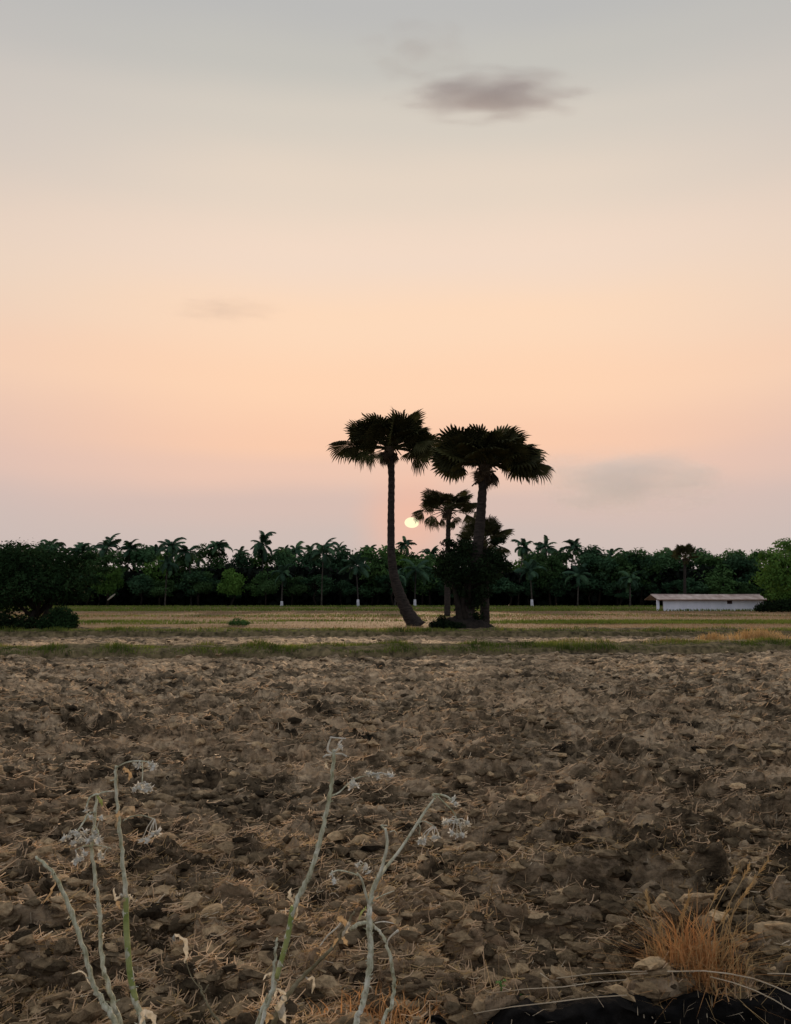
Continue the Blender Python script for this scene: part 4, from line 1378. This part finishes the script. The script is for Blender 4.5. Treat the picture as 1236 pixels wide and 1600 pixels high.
rg = MB(); rg.tube([(-1.05, 2.1, EV + 0.72), (LN / 2, 2.1, EV + 0.69), (LN + 0.6, 2.1, EV + 0.72)], 0.09, 6)
link('ridge_cap', rg.mesh('ridge_cap', M_ROOF), ro)
fb = MB(); fb.box((-1.05, -0.60, EV - 0.10), (LN + 0.6, -0.56, EV + 0.02))
link('fascia_board', fb.mesh('fascia_board', M_FASCIA), shed)


# ------------------------------------------------------------------ dry grass clumps
def clump(label, px, py, rad, hgt, n, w, m, lean=0.35, cat='grass clump', z=None, name='dry_grass_clump', rng=RNG):
    gx, gy = G(px, py)
    z0 = float(field_height(np.array([gx]), np.array([gy]))[0]) if z is None else z
    o = thing(name, label, cat, (gx, gy, z0))
    x, y = rng.normal(0, rad, n), rng.normal(0, rad, n) * 0.7
    hh = hgt * rng.uniform(0.35, 1.0, n) * np.exp(-(x ** 2 + y ** 2) / (5 * rad * rad))
    link('blades', blades(x, y, np.zeros(n) - 0.02, hh, w * rng.uniform(0.6, 1.4, n), lean, rng, 0.8).mesh('blades', m), o)['kind'] = 'stuff'
    return o


cl = clump('rusty orange dry grass clump with seed stalks at the lower right', 1085, 1512, 0.09, 0.46, 480, 0.0050, M_ORANGE, 0.55)
c0 = cl.location
n_ = 300
x_, y_ = RNG.normal(0.02, 0.12, n_), RNG.normal(0, 0.08, n_)
link('dead_blades', blades(x_, y_, np.zeros(n_) - 0.02, 0.40 * RNG.uniform(0.25, 1, n_), 0.0038 * RNG.uniform(0.6, 1.4, n_), 0.6, RNG, 0.9).mesh('dead_blades', M_GOLD), cl)['kind'] = 'stuff'
rr_ = np.random.default_rng(3)
for (tx, ty, bx_) in ((1200, 1345, 1105), (1172, 1352, 1110), (1180, 1372, 1120), (1150, 1358, 1095), (1125, 1385, 1090), (1078, 1392, 1070), (1070, 1420, 1060), (1165, 1395, 1120), (1140, 1420, 1110), (1010, 1395, 1048), (1030, 1440, 1052)):
    tip = P(tx, ty, c0.y + rr_.normal(0, 0.05)) - c0
    b_ = P(bx_, 1508, c0.y) - c0; b_.z = -0.02
    mid = b_.lerp(tip, 0.55) + Vector((-0.02, 0, 0.05))
    mb = MB(); mb.tube([b_, b_.lerp(mid, 0.5) + Vector((0, 0, 0.015)), mid, tip], [0.0024, 0.0021, 0.0017, 0.001], 5)
    st = link('seed_stalk', mb.mesh('seed_stalk', M_GOLD, True), cl)
    mb = MB()
    dr = (tip - mid).normalized()
    for j in range(16):
        q = tip - dr * 0.07 * (j / 16.0)
        a = rr_.uniform(0, 6.28)
        sd_ = dr.cross(Vector((math.cos(a), math.sin(a), 0.3))).normalized()
        e_ = q + dr * 0.018 + sd_ * 0.012
        wv = dr.cross(sd_) * 0.0028
        mb.add([q - wv, q + wv, e_ + wv * 0.6, e_ - wv * 0.6], [(0, 1, 2, 3)])
    link('seed_head', mb.mesh('seed_head', M_GOLD), st)
clump('orange dry grass heaped at the foot of the forked weed', 600, 1585, 0.16, 0.17, 420, 0.0055, M_ORANGE, 0.9)
clump('low olive-brown grass tuft right of the rusty clump', 1140, 1520, 0.08, 0.16, 160, 0.005, M_STRAW, 0.5)
clump('thin orange straw tuft above the ditch lip', 880, 1566, 0.12, 0.10, 160, 0.005, M_ORANGE, 0.9)
clump('sprawling straw tuft between the bare stalks and the leaning weed', 330, 1545, 0.14, 0.12, 120, 0.005, M_STRAW, 0.9)
clump('large golden grass clump on the far bund at the right edge', 1185, 1003, 0.6, 0.66, 700, 0.022, M_GOLD, 0.5, z=0.1)
clump('smaller golden grass clump on the far bund left of the large one', 1115, 1003, 0.3, 0.42, 260, 0.02, M_GOLD, 0.45, z=0.1)
clump('small rusty tuft on the ploughed strip below the stubble', 456, 1017, 0.22, 0.32, 220, 0.014, M_ORANGE, 0.45, z=0.02)


# ------------------------------------------------------------------ seedlings
def seedling(label, px, py, size, pale=False):
    gx, gy = G(px, py)
    z0 = float(field_height(np.array([gx]), np.array([gy]))[0])
    o = thing('seedling', label, 'seedling', (gx, gy, z0))
    mb = MB(); mb.tube([(0, 0, -0.02), (0.004, 0, size * 0.5), (0, 0, size)], [0.004, 0.003, 0.002], 6)
    link('stem', mb.mesh('stem', M_GREEN_SEED, True), o)
    rng = np.random.default_rng(px)
    for k in range(6):
        a = k * 1.1 + rng.uniform(0, 0.5); h = size * (0.45 + 0.1 * k)
        ln = size * rng.uniform(0.5, 0.8)
        d = Vector((math.cos(a), math.sin(a), 0.45)).normalized(); s_ = Vector((-math.sin(a), math.cos(a), 0)) * ln * 0.28
        p0 = Vector((0, 0, h)); m_ = p0 + d * ln * 0.5; e_ = p0 + d * ln + Vector((0, 0, -0.25 * ln))
        mb = MB(); mb.add([p0, m_ + s_ + Vector((0, 0, 0.1 * ln)), e_, m_ - s_ + Vector((0, 0, 0.1 * ln)), m_], tris=[(0, 1, 4), (1, 2, 4), (2, 3, 4), (3, 0, 4)])
        lf = link('leaf', mb.mesh('leaf', M_DRYLEAF if pale and k in (0, 4) else M_GREEN_SEED), o)
        if pale and k in (0, 4):
            lf['label'] = 'white withered seedling leaf'
    return o


seedling('green seedling with a white leaf on the soil near the ditch', 822, 1530, 0.06, True)
seedling('small green seedling at the left end of the ditch', 782, 1552, 0.045)


# ------------------------------------------------------------------ long straws lying over the ditch lip
def straw_stalk(label, pts, r, m=None):
    q = []
    for (px, py, lift) in pts:
        gx, gy = G(px, py)
        q.append(Vector((gx, gy, max(0.0, lift))))
    c = q[0].copy()
    fine = []
    for i in range(len(q) - 1):
        for s_ in (0, 0.5):
            fine.append(q[i].lerp(q[i + 1], s_) - c)
    fine.append(q[-1] - c)
    for i in range(1, len(fine) - 1, 2):
        fine[i].z += 0.004
    mb = MB(); mb.tube(fine, r, 6)
    o = link('straw_stalk', mb.mesh('straw_stalk', m or M_STRAW_PALE, True)); o.location = c
    return tag(o, label, 'straw', 'long straws lying along the ditch')


straw_stalk('long straw arching along the ditch lip from the rusty clump rightwards', [(985, 1540, .04), (1100, 1543, .06), (1180, 1556, .06), (1250, 1574, .03)], 0.0026)
straw_stalk('long thin straw along the left half of the ditch lip', [(760, 1566, .03), (880, 1560, .04), (980, 1553, .05)], 0.002)
straw_stalk('upper pale straw lying left of the rusty clump', [(870, 1546, .04), (980, 1540, .05), (1085, 1540, .05)], 0.0022)
straw_stalk('pale straw at the right frame edge above the ditch', [(1200, 1543, .05), (1260, 1547, .05)], 0.0026)
straw_stalk('straw dipping into the ditch near the right edge', [(1110, 1548, .05), (1180, 1570, .05), (1240, 1590, .02)], 0.0022)
straw_stalk('lowest straw across the left bottom of the ditch', [(740, 1598, .03), (860, 1590, .05), (980, 1578, .05)], 0.002)

# ------------------------------------------------------------------ weeds
DWEED = 2.25


def smooth_path(pts, n=6):
    out = []
    for i in range(len(pts) - 1):
        p0 = pts[max(i - 1, 0)]; p1 = pts[i]; p2 = pts[i + 1]; p3 = pts[min(i + 2, len(pts) - 1)]
        for k in range(n):
            t = k / n
            out.append(0.5 * ((2 * p1) + (p2 - p0) * t + (2 * p0 - 5 * p1 + 4 * p2 - p3) * t * t + (3 * p1 - p0 - 3 * p2 + p3) * t ** 3))
    out.append(pts[-1])
    return out


rw = np.random.default_rng(12)


def head_mesh(rng):
    mb = MB()
    v = ICO1[0] * np.array([0.0062, 0.0062, 0.0052])
    v = v * (1 + 0.35 * (rng.uniform(0, 1, len(v)) - 0.5))[:, None]
    mb.add(v, tris=ICO1[1])
    for k in range(18):
        d = rng.normal(0, 1, 3); d[2] = d[2] * 0.6 - 0.25; d /= np.linalg.norm(d)
        s_ = np.cross(d, [0.3, 0.5, 0.8]); s_ /= np.linalg.norm(s_)
        L_ = rng.uniform(0.009, 0.016)
        mb.add([d * 0.003 - s_ * 0.0018, d * 0.003 + s_ * 0.0018, d * L_ * 0.7 + s_ * 0.0022, d * L_ + np.array([0, 0, 0.002]), d * L_ * 0.7 - s_ * 0.0022], [(0, 1, 2, 4)], [(4, 2, 3)])
    return mb.mesh('seed_head', M_HEAD)


HEADS = [head_mesh(rw) for _ in range(5)]


class Weed:
    def __init__(self, label, main, widths, d=DWEED, m=M_STEM, depth=0.0, name='dried_weed', hold=True):
        self.d = d
        pts = [P(px, py, d + dy) for (px, py, *r) in main for dy in [(r[0] if r else 0.0)]]
        k = d / F_PX
        rad = [w * (0.25 + 0.07 * i / max(1, len(widths) - 1)) * k for i, w in enumerate(widths)]
        foot = pts[-1].copy()
        if hold:                             # carry the stem on down to the soil below the frame
            dv_ = (pts[-1] - pts[-2]); dv_.x *= 0.35
            s_ = (pts[-1].z + 0.05) / max(0.05, -dv_.z)
            foot = pts[-1] + dv_ * s_
            foot.z = -0.06
            pts.append(pts[-1].lerp(foot, 0.5)); rad.append(rad[-1] * 1.05)
            pts.append(foot); rad.append(rad[-1] * 1.1)
        self.foot = Vector((foot.x, foot.y, 0.0))
        self.o = thing(name, label, 'weed', self.foot)
        sp = smooth_path(pts, 7)
        rs = list(np.interp(np.linspace(0, 1, len(sp)), np.linspace(0, 1, len(rad)), rad))
        # knobbly nodes along the stem
        rs = [r * (1 + rw.normal(0, 0.05) + (0.22 if i % 11 == 4 else 0)) for i, r in enumerate(rs)]
        sp = [p + Vector((rw.normal(0, 0.0012), rw.normal(0, 0.002), 0)) for p in sp]
        mb = MB(); mb.tube([p - self.foot for p in sp], rs, 9)
        for _ in range(26):
            j = int(rw.integers(1, len(sp) - 2))
            a_ = rw.uniform(0, 6.28); r_ = rs[j]
            q = sp[j] - self.foot + Vector((math.cos(a_) * r_ * 0.8, math.sin(a_) * r_ * 0.8, 0))
            e_ = q + Vector((math.cos(a_) * r_ * rw.uniform(0.6, 1.8), math.sin(a_) * r_, r_ * rw.uniform(-0.6, 1.6)))
            mb.tube([q, q.lerp(e_, 0.5) + Vector((0, 0, 0.001)), e_], [r_ * 0.36, r_ * 0.25, r_ * 0.08], 4)
        link('stem', mb.mesh('stem', m, True), self.o)

    def branch(self, pts, widths, dy=0.0, m=M_STEM, heads=(), name='branch', bits=0):
        q = [P(px, py, self.d + dy * i / max(1, len(pts) - 1)) for i, (px, py) in enumerate(pts)]
        k = self.d / F_PX
        sp = smooth_path(q, 5)
        rs = list(np.interp(np.linspace(0, 1, len(sp)), np.linspace(0, 1, len(widths)), [w * 0.29 * k for w in widths]))
        mb = MB(); mb.tube([p - self.foot for p in sp], rs, 7)
        b = link(name, mb.mesh(name, m, True), self.o)
        for (hx, hy, s_) in heads:
            self.head(hx, hy, s_, dy, b, sp)
        return b

    def head(self, hx, hy, s_, dy, parent, sp=None):
        h = P(hx, hy, self.d + dy * rw.uniform(0.4, 1.2)) - self.foot
        if sp:                               # a thread of a stalk holds the head
            near = min(sp, key=lambda p: ((p - self.foot) - h).length) - self.foot
            if (near - h).length > 0.008:
                mb = MB(); mid = near.lerp(h, 0.5) + Vector((0, 0, 0.006))
                mb.tube([near, mid, h], [0.0016, 0.0013, 0.0012], 5)
                link('seed_stalk', mb.mesh('seed_stalk', M_HEAD, True), parent)
        m = Matrix.Translation(h) @ Matrix.Rotation(rw.uniform(0, 6.28), 4, 'Z') @ Matrix.Rotation(rw.normal(0, 0.5), 4, 'X') @ Matrix.Scale(s_ * 1.05, 4)
        link('seed_head', HEADS[int(rw.integers(5))], parent, m)

    def leaf(self, pts, w, dy=0.0, m=M_DRYLEAF, curl=0.4):
        """a withered leaf: a curled strip along pts"""
        q = [P(px, py, self.d + dy) - self.foot for (px, py) in pts]
        sp = smooth_path(q, 4)
        n = len(sp)
        k = self.d / F_PX
        v = []
        for i, p in enumerate(sp):
            t = i / (n - 1)
            d_ = (sp[min(i + 1, n - 1)] - sp[max(i - 1, 0)]).normalized()
            s_ = d_.cross(Vector((0, 1, 0))).normalized()
            hw = w * 0.32 * k * math.sin(math.pi * (0.12 + 0.84 * t)) ** 0.8 * rw.uniform(0.5, 1.35)
            cv = Vector((0, -1, 0)) * hw * curl * 2
            hw2 = hw * rw.uniform(0.4, 1.3)
            p = p + Vector((rw.normal(0, 0.0015), rw.normal(0, 0.003), rw.normal(0, 0.0015)))
            v += [p - s_ * hw2, p + cv + s_ * hw * 0.1 * math.sin(i * 2.1), p + s_ * hw + cv * 0.3]
        f = []
        for i in range(n - 1):
            f += [(3 * i, 3 * i + 1, 3 * i + 4, 3 * i + 3), (3 * i + 1, 3 * i + 2, 3 * i + 5, 3 * i + 4)]
        mb = MB(); mb.add([list(x_) for x_ in v], f)
        return link('withered_leaf', mb.mesh('withered_leaf', m, True), self.o)


# left group
w = Weed('bare grey weed stalk arching left at the left edge', [(55, 1338), (84, 1366), (108, 1418), (128, 1475), (143, 1528), (158, 1565), (180, 1604)], [7, 11, 12, 12, 12, 13, 14], 2.25)
w.leaf([(88, 1372), (80, 1395), (66, 1412)], 6, m=M_DRYLEAF_TAN)
w.leaf([(118, 1440), (108, 1432), (102, 1436)], 5)
w.leaf([(146, 1545), (128, 1518), (112, 1522)], 4)
w = Weed('weed stalk with drooping woolly heads, middle of the left three', [(152, 1240), (148, 1285), (143, 1330), (149, 1375), (157, 1432), (157, 1482), (166, 1528), (178, 1572), (188, 1606)], [8, 9, 10, 10, 10, 10, 12, 12, 13], 2.28)
w.branch([(150, 1245), (160, 1238), (178, 1236)], [4, 4, 3])
w.branch([(152, 1240), (140, 1247), (135, 1262)], [5, 5, 4], -0.02, heads=[(134, 1266, 0.7)])
w.branch([(148, 1268), (138, 1272), (131, 1284), (120, 1300)], [5, 6, 5, 3], -0.04, heads=[(100, 1310, 1.0), (114, 1300, 0.9), (122, 1305, 1.1), (116, 1316, 1.2), (128, 1312, 1.0), (133, 1300, 0.9), (138, 1314, 1.1), (108, 1307, 0.8)])
w.branch([(146, 1290), (152, 1296), (154, 1304)], [4, 4, 3], -0.03, heads=[(150, 1300, 1.1), (146, 1308, 1.1), (154, 1312, 0.9), (158, 1278, 0.9), (142, 1276, 0.9)])
w.branch([(145, 1322), (132, 1322), (118, 1328)], [4, 4, 3], -0.03, heads=[(120, 1344, 1.1), (128, 1340, 0.9), (133, 1334, 0.7)])
w.branch([(145, 1320), (160, 1322), (174, 1326)], [4, 3, 3], 0.02, heads=[(156, 1336, 1.0), (161, 1340, 0.7)])
w.leaf([(152, 1242), (156, 1250), (161, 1260)], 11, -0.01, M_STEM_GREEN)
w.leaf([(157, 1478), (160, 1466), (165, 1456)], 6)
w = Weed('tallest of the three left weed stalks, green below', [(180, 1197), (182, 1240), (187, 1290), (191, 1345), (197, 1396), (197, 1450), (203, 1520), (212, 1565), (224, 1604)], [8, 9, 10, 11, 12, 14, 14, 14, 15], 2.22)
w.branch([(182, 1200), (196, 1192), (214, 1189), (238, 1191)], [4, 4, 4, 3], -0.03, heads=[(240, 1198, 1.1), (236, 1194, 0.8), (218, 1196, 0.9), (212, 1195, 0.8)])
w.branch([(222, 1190), (223, 1205), (222, 1224)], [3, 3, 3], -0.03, heads=[(210, 1233, 1.0), (218, 1230, 1.0), (226, 1235, 1.2), (234, 1232, 1.0), (230, 1226, 0.8)])
w.branch([(192, 1283), (205, 1276), (222, 1274), (242, 1280)], [3, 3, 3, 2], 0.03, heads=[(245, 1301, 1.1), (238, 1303, 0.9), (230, 1312, 1.1), (222, 1312, 0.8)])
w.branch([(182, 1218), (172, 1220)], [4, 3], -0.01)
w.leaf([(190, 1200), (198, 1202), (204, 1212), (200, 1220)], 10, -0.02, M_DRYLEAF_TAN)
w.leaf([(186, 1268), (181, 1280), (183, 1296)], 9, -0.02, M_DRYLEAF_TAN)
w.leaf([(196, 1400), (188, 1398), (180, 1408)], 8, -0.02)
w.leaf([(194, 1405), (184, 1412), (188, 1420)], 10, -0.02, M_DRYLEAF_TAN)
w.leaf([(178, 1388), (180, 1400), (184, 1406)], 6)
w.leaf([(196, 1398), (206, 1400), (208, 1406)], 6)
w.leaf([(220, 1602), (228, 1580), (238, 1592), (242, 1612)], 22, -0.03)
g_ = w.branch([(197, 1402), (197.5, 1450), (203, 1520), (212, 1563)], [14, 15.5, 15.5, 15], -0.002, M_STEM_GREEN, name='green_stem_base')
w = Weed('short dead shoot with a pale folded leaf, left of the centre weed', [(312, 1536), (320, 1560), (332, 1584), (345, 1606)], [3, 5, 6, 6], 2.6, M_STEM_BROWN, name='dead_shoot')
w.leaf([(272, 1462), (286, 1466), (290, 1482), (288, 1506)], 13)
w.branch([(318, 1550), (300, 1528), (290, 1500)], [3, 2.5, 2.5], 0, M_STEM_BROWN)
w.branch([(318, 1552), (326, 1538)], [3, 2], 0, M_STEM_BROWN)

# centre
w = Weed('tallest weed stalk, bare and leaning, topped by a curled pale tuft', [(522, 1172), (520, 1200), (516, 1240), (507, 1285), (494, 1335), (478, 1380), (459, 1420), (448, 1470), (440, 1500), (424, 1552), (402, 1606)], [10, 11, 11, 12, 13, 13, 13, 13, 12, 12, 12], 2.2)
for (pts_, wd) in (([(520, 1178), (512, 1172), (515, 1158), (519, 1151)], [5, 6, 5, 3]), ([(521, 1176), (528, 1170), (531, 1160), (535, 1156)], [5, 6, 5, 3]), ([(517, 1180), (510, 1180), (505, 1183)], [5, 5, 4]),
                   ([(523, 1178), (534, 1178), (542, 1182)], [5, 5, 4]), ([(516, 1152), (526, 1153), (540, 1154)], [4, 4, 3])):
    w.branch(pts_, wd, rw.normal(0, 0.015), M_HEAD)
w.head(532, 1167, 0.9, -0.02, w.o)
w.branch([(516, 1244), (530, 1238), (545, 1224), (560, 1215), (580, 1211)], [5, 4, 3, 3, 2], 0.05, heads=[(550, 1228, 1.0), (556, 1226, 0.9), (582, 1210, 1.0), (590, 1212, 1.1), (575, 1208, 0.9), (608, 1211, 1.0), (613, 1212, 0.7), (550, 1220, 0.7)])
w.leaf([(513, 1200), (509, 1194), (511, 1190)], 6)
w.leaf([(459, 1412), (452, 1400), (455, 1388)], 7)
w.leaf([(462, 1412), (472, 1414), (478, 1418)], 6, m=M_DRYLEAF_TAN)
w.leaf([(460, 1414), (463, 1424), (462, 1434)], 8)
w.branch([(458, 1416), (450, 1462), (441, 1496), (432, 1528)], [14, 14.5, 13.5, 12.5], -0.003, M_STEM_GREEN, name='green_stem_base')
w = Weed('thin green-grey sprout hugging the foot of the tallest weed', [(433, 1466), (430, 1495), (427, 1528), (422, 1560), (408, 1606)], [6, 8, 8, 8, 8], 2.17)
w.leaf([(428, 1520), (418, 1522), (412, 1530)], 6)
w.leaf([(427, 1528), (436, 1536), (446, 1542)], 4, m=M_DRYLEAF_TAN)
w = Weed('straw-coloured weed stem leaning right with withered leaves', [(554, 1424), (540, 1448), (525, 1474), (500, 1500), (470, 1530), (447, 1560), (425, 1606)], [5, 8, 9, 9, 10, 13, 14], 2.3, M_STEM_BROWN)
w.branch([(500, 1478), (512, 1462), (528, 1448), (535, 1438)], [3, 4, 4, 6], -0.02, M_HEAD)
w.leaf([(525, 1432), (535, 1436), (540, 1448)], 14, -0.02, M_DRYLEAF_TAN)
w.leaf([(545, 1438), (542, 1452), (534, 1462)], 10, -0.02)
w.leaf([(533, 1466), (540, 1470), (542, 1478)], 10, -0.02, M_DRYLEAF_TAN)
w.leaf([(520, 1480), (524, 1470), (528, 1466)], 8, -0.02, M_DRYLEAF_TAN)
w.leaf([(495, 1488), (500, 1492), (505, 1484)], 8, -0.02, M_DRYLEAF_TAN)
w.leaf([(478, 1528), (490, 1528), (486, 1552)], 9, -0.02)
w.leaf([(446, 1552), (432, 1546), (428, 1560)], 8, -0.02)
w.leaf([(445, 1556), (438, 1576), (446, 1598)], 22, -0.04)
w.leaf([(430, 1590), (420, 1586), (415, 1602)], 12, -0.04, M_DRYLEAF_TAN)
w = Weed('bent grey stem arching over behind the forked weed', [(548, 1452), (560, 1444), (574, 1442), (590, 1452), (604, 1474), (612, 1505), (616, 1540), (612, 1570), (596, 1606)], [12, 12, 10, 8, 8, 9, 9, 9, 9], 2.35)
w.branch([(604, 1474), (610, 1464), (622, 1454)], [4, 4, 7], -0.02, M_HEAD)
w.branch([(586, 1442), (600, 1440), (616, 1443)], [3, 3, 2], -0.02, M_HEAD)
w = Weed('sturdy forked grey weed with a nodding seed spray', [(582, 1392), (578, 1412), (577, 1445), (579, 1480), (577, 1515), (572, 1545), (564, 1580), (556, 1606)], [11, 14, 16, 16, 15, 14, 13, 13], 2.2)
w.branch([(580, 1400), (584, 1385), (594, 1364), (600, 1344), (605, 1318), (602, 1294)], [11, 11, 10, 9, 8, 7], -0.01)
w.branch([(584, 1390), (592, 1372), (606, 1352), (625, 1328), (645, 1298), (664, 1268), (681, 1245)], [11, 10, 9, 8, 8, 7, 6], 0.03)
w.branch([(576, 1412), (570, 1392), (565, 1374), (558, 1364)], [7, 7, 6, 5], -0.03)
w.branch([(560, 1368), (545, 1363), (528, 1360), (516, 1365)], [5, 4, 4, 4], -0.03, heads=[(522, 1376, 1.0), (518, 1366, 0.6)])
w.branch([(562, 1362), (565, 1352), (572, 1348)], [3, 3, 2], -0.03, heads=[(570, 1357, 0.9), (576, 1362, 0.8), (560, 1350, 0.7)])
w.branch([(602, 1296), (596, 1290), (605, 1290)], [6, 5, 3], -0.01)
w.branch([(609, 1300), (616, 1298), (620, 1304)], [2.5, 2.5, 2], 0.01)
w.branch([(681, 1246), (676, 1241), (694, 1243), (706, 1250), (712, 1258)], [5, 5, 6, 5, 4], 0.02, heads=[(712, 1256, 1.0), (708, 1248, 0.9)])
w.branch([(684, 1244), (696, 1256), (708, 1268), (714, 1280)], [4, 4, 3.5, 3], 0.03, heads=[(696, 1285, 1.0), (703, 1283, 1.0), (712, 1283, 0.9), (720, 1288, 0.9), (730, 1286, 1.1), (722, 1304, 1.1), (714, 1304, 1.0), (706, 1301, 0.8)])
w.branch([(652, 1286), (662, 1283), (672, 1287), (680, 1292)], [4, 3, 3, 2], 0.03, heads=[(678, 1308, 1.1), (685, 1308, 0.9), (660, 1314, 1.0), (654, 1315, 0.8), (664, 1312, 0.7)])
w.branch([(654, 1286), (657, 1294), (655, 1303)], [4, 4, 3], 0.02)
w.branch([(586, 1405), (600, 1398), (616, 1392)], [3, 3, 2], 0.04)
w.leaf([(572, 1416), (566, 1424), (560, 1436)], 5, m=M_STEM_GREEN)

# pale stubs standing in the soil
for (px, py, hh_, lab) in ((918, 1452, 0.09, 'pale pointed stub in front of the biggest clod'), (500, 1268, 0.05, 'short white stub right of the tallest weed'), (272, 1435, 0.07, 'pale stub on the soil right of the left weeds')):
    gx, gy = G(px, py)
    z0 = float(field_height(np.array([gx]), np.array([gy]))[0])
    mb = MB(); mb.tube([(0, 0, -0.03), (0.004, 0, hh_ * 0.45), (0.0, 0, hh_ * 0.8), (0.004, 0, hh_)], [0.014, 0.012, 0.008, 0.001], 7)
    o = link('straw_stub', mb.mesh('straw_stub', M_DRYLEAF, True)); o.location = (gx, gy, z0)
    tag(o, lab, 'stub')
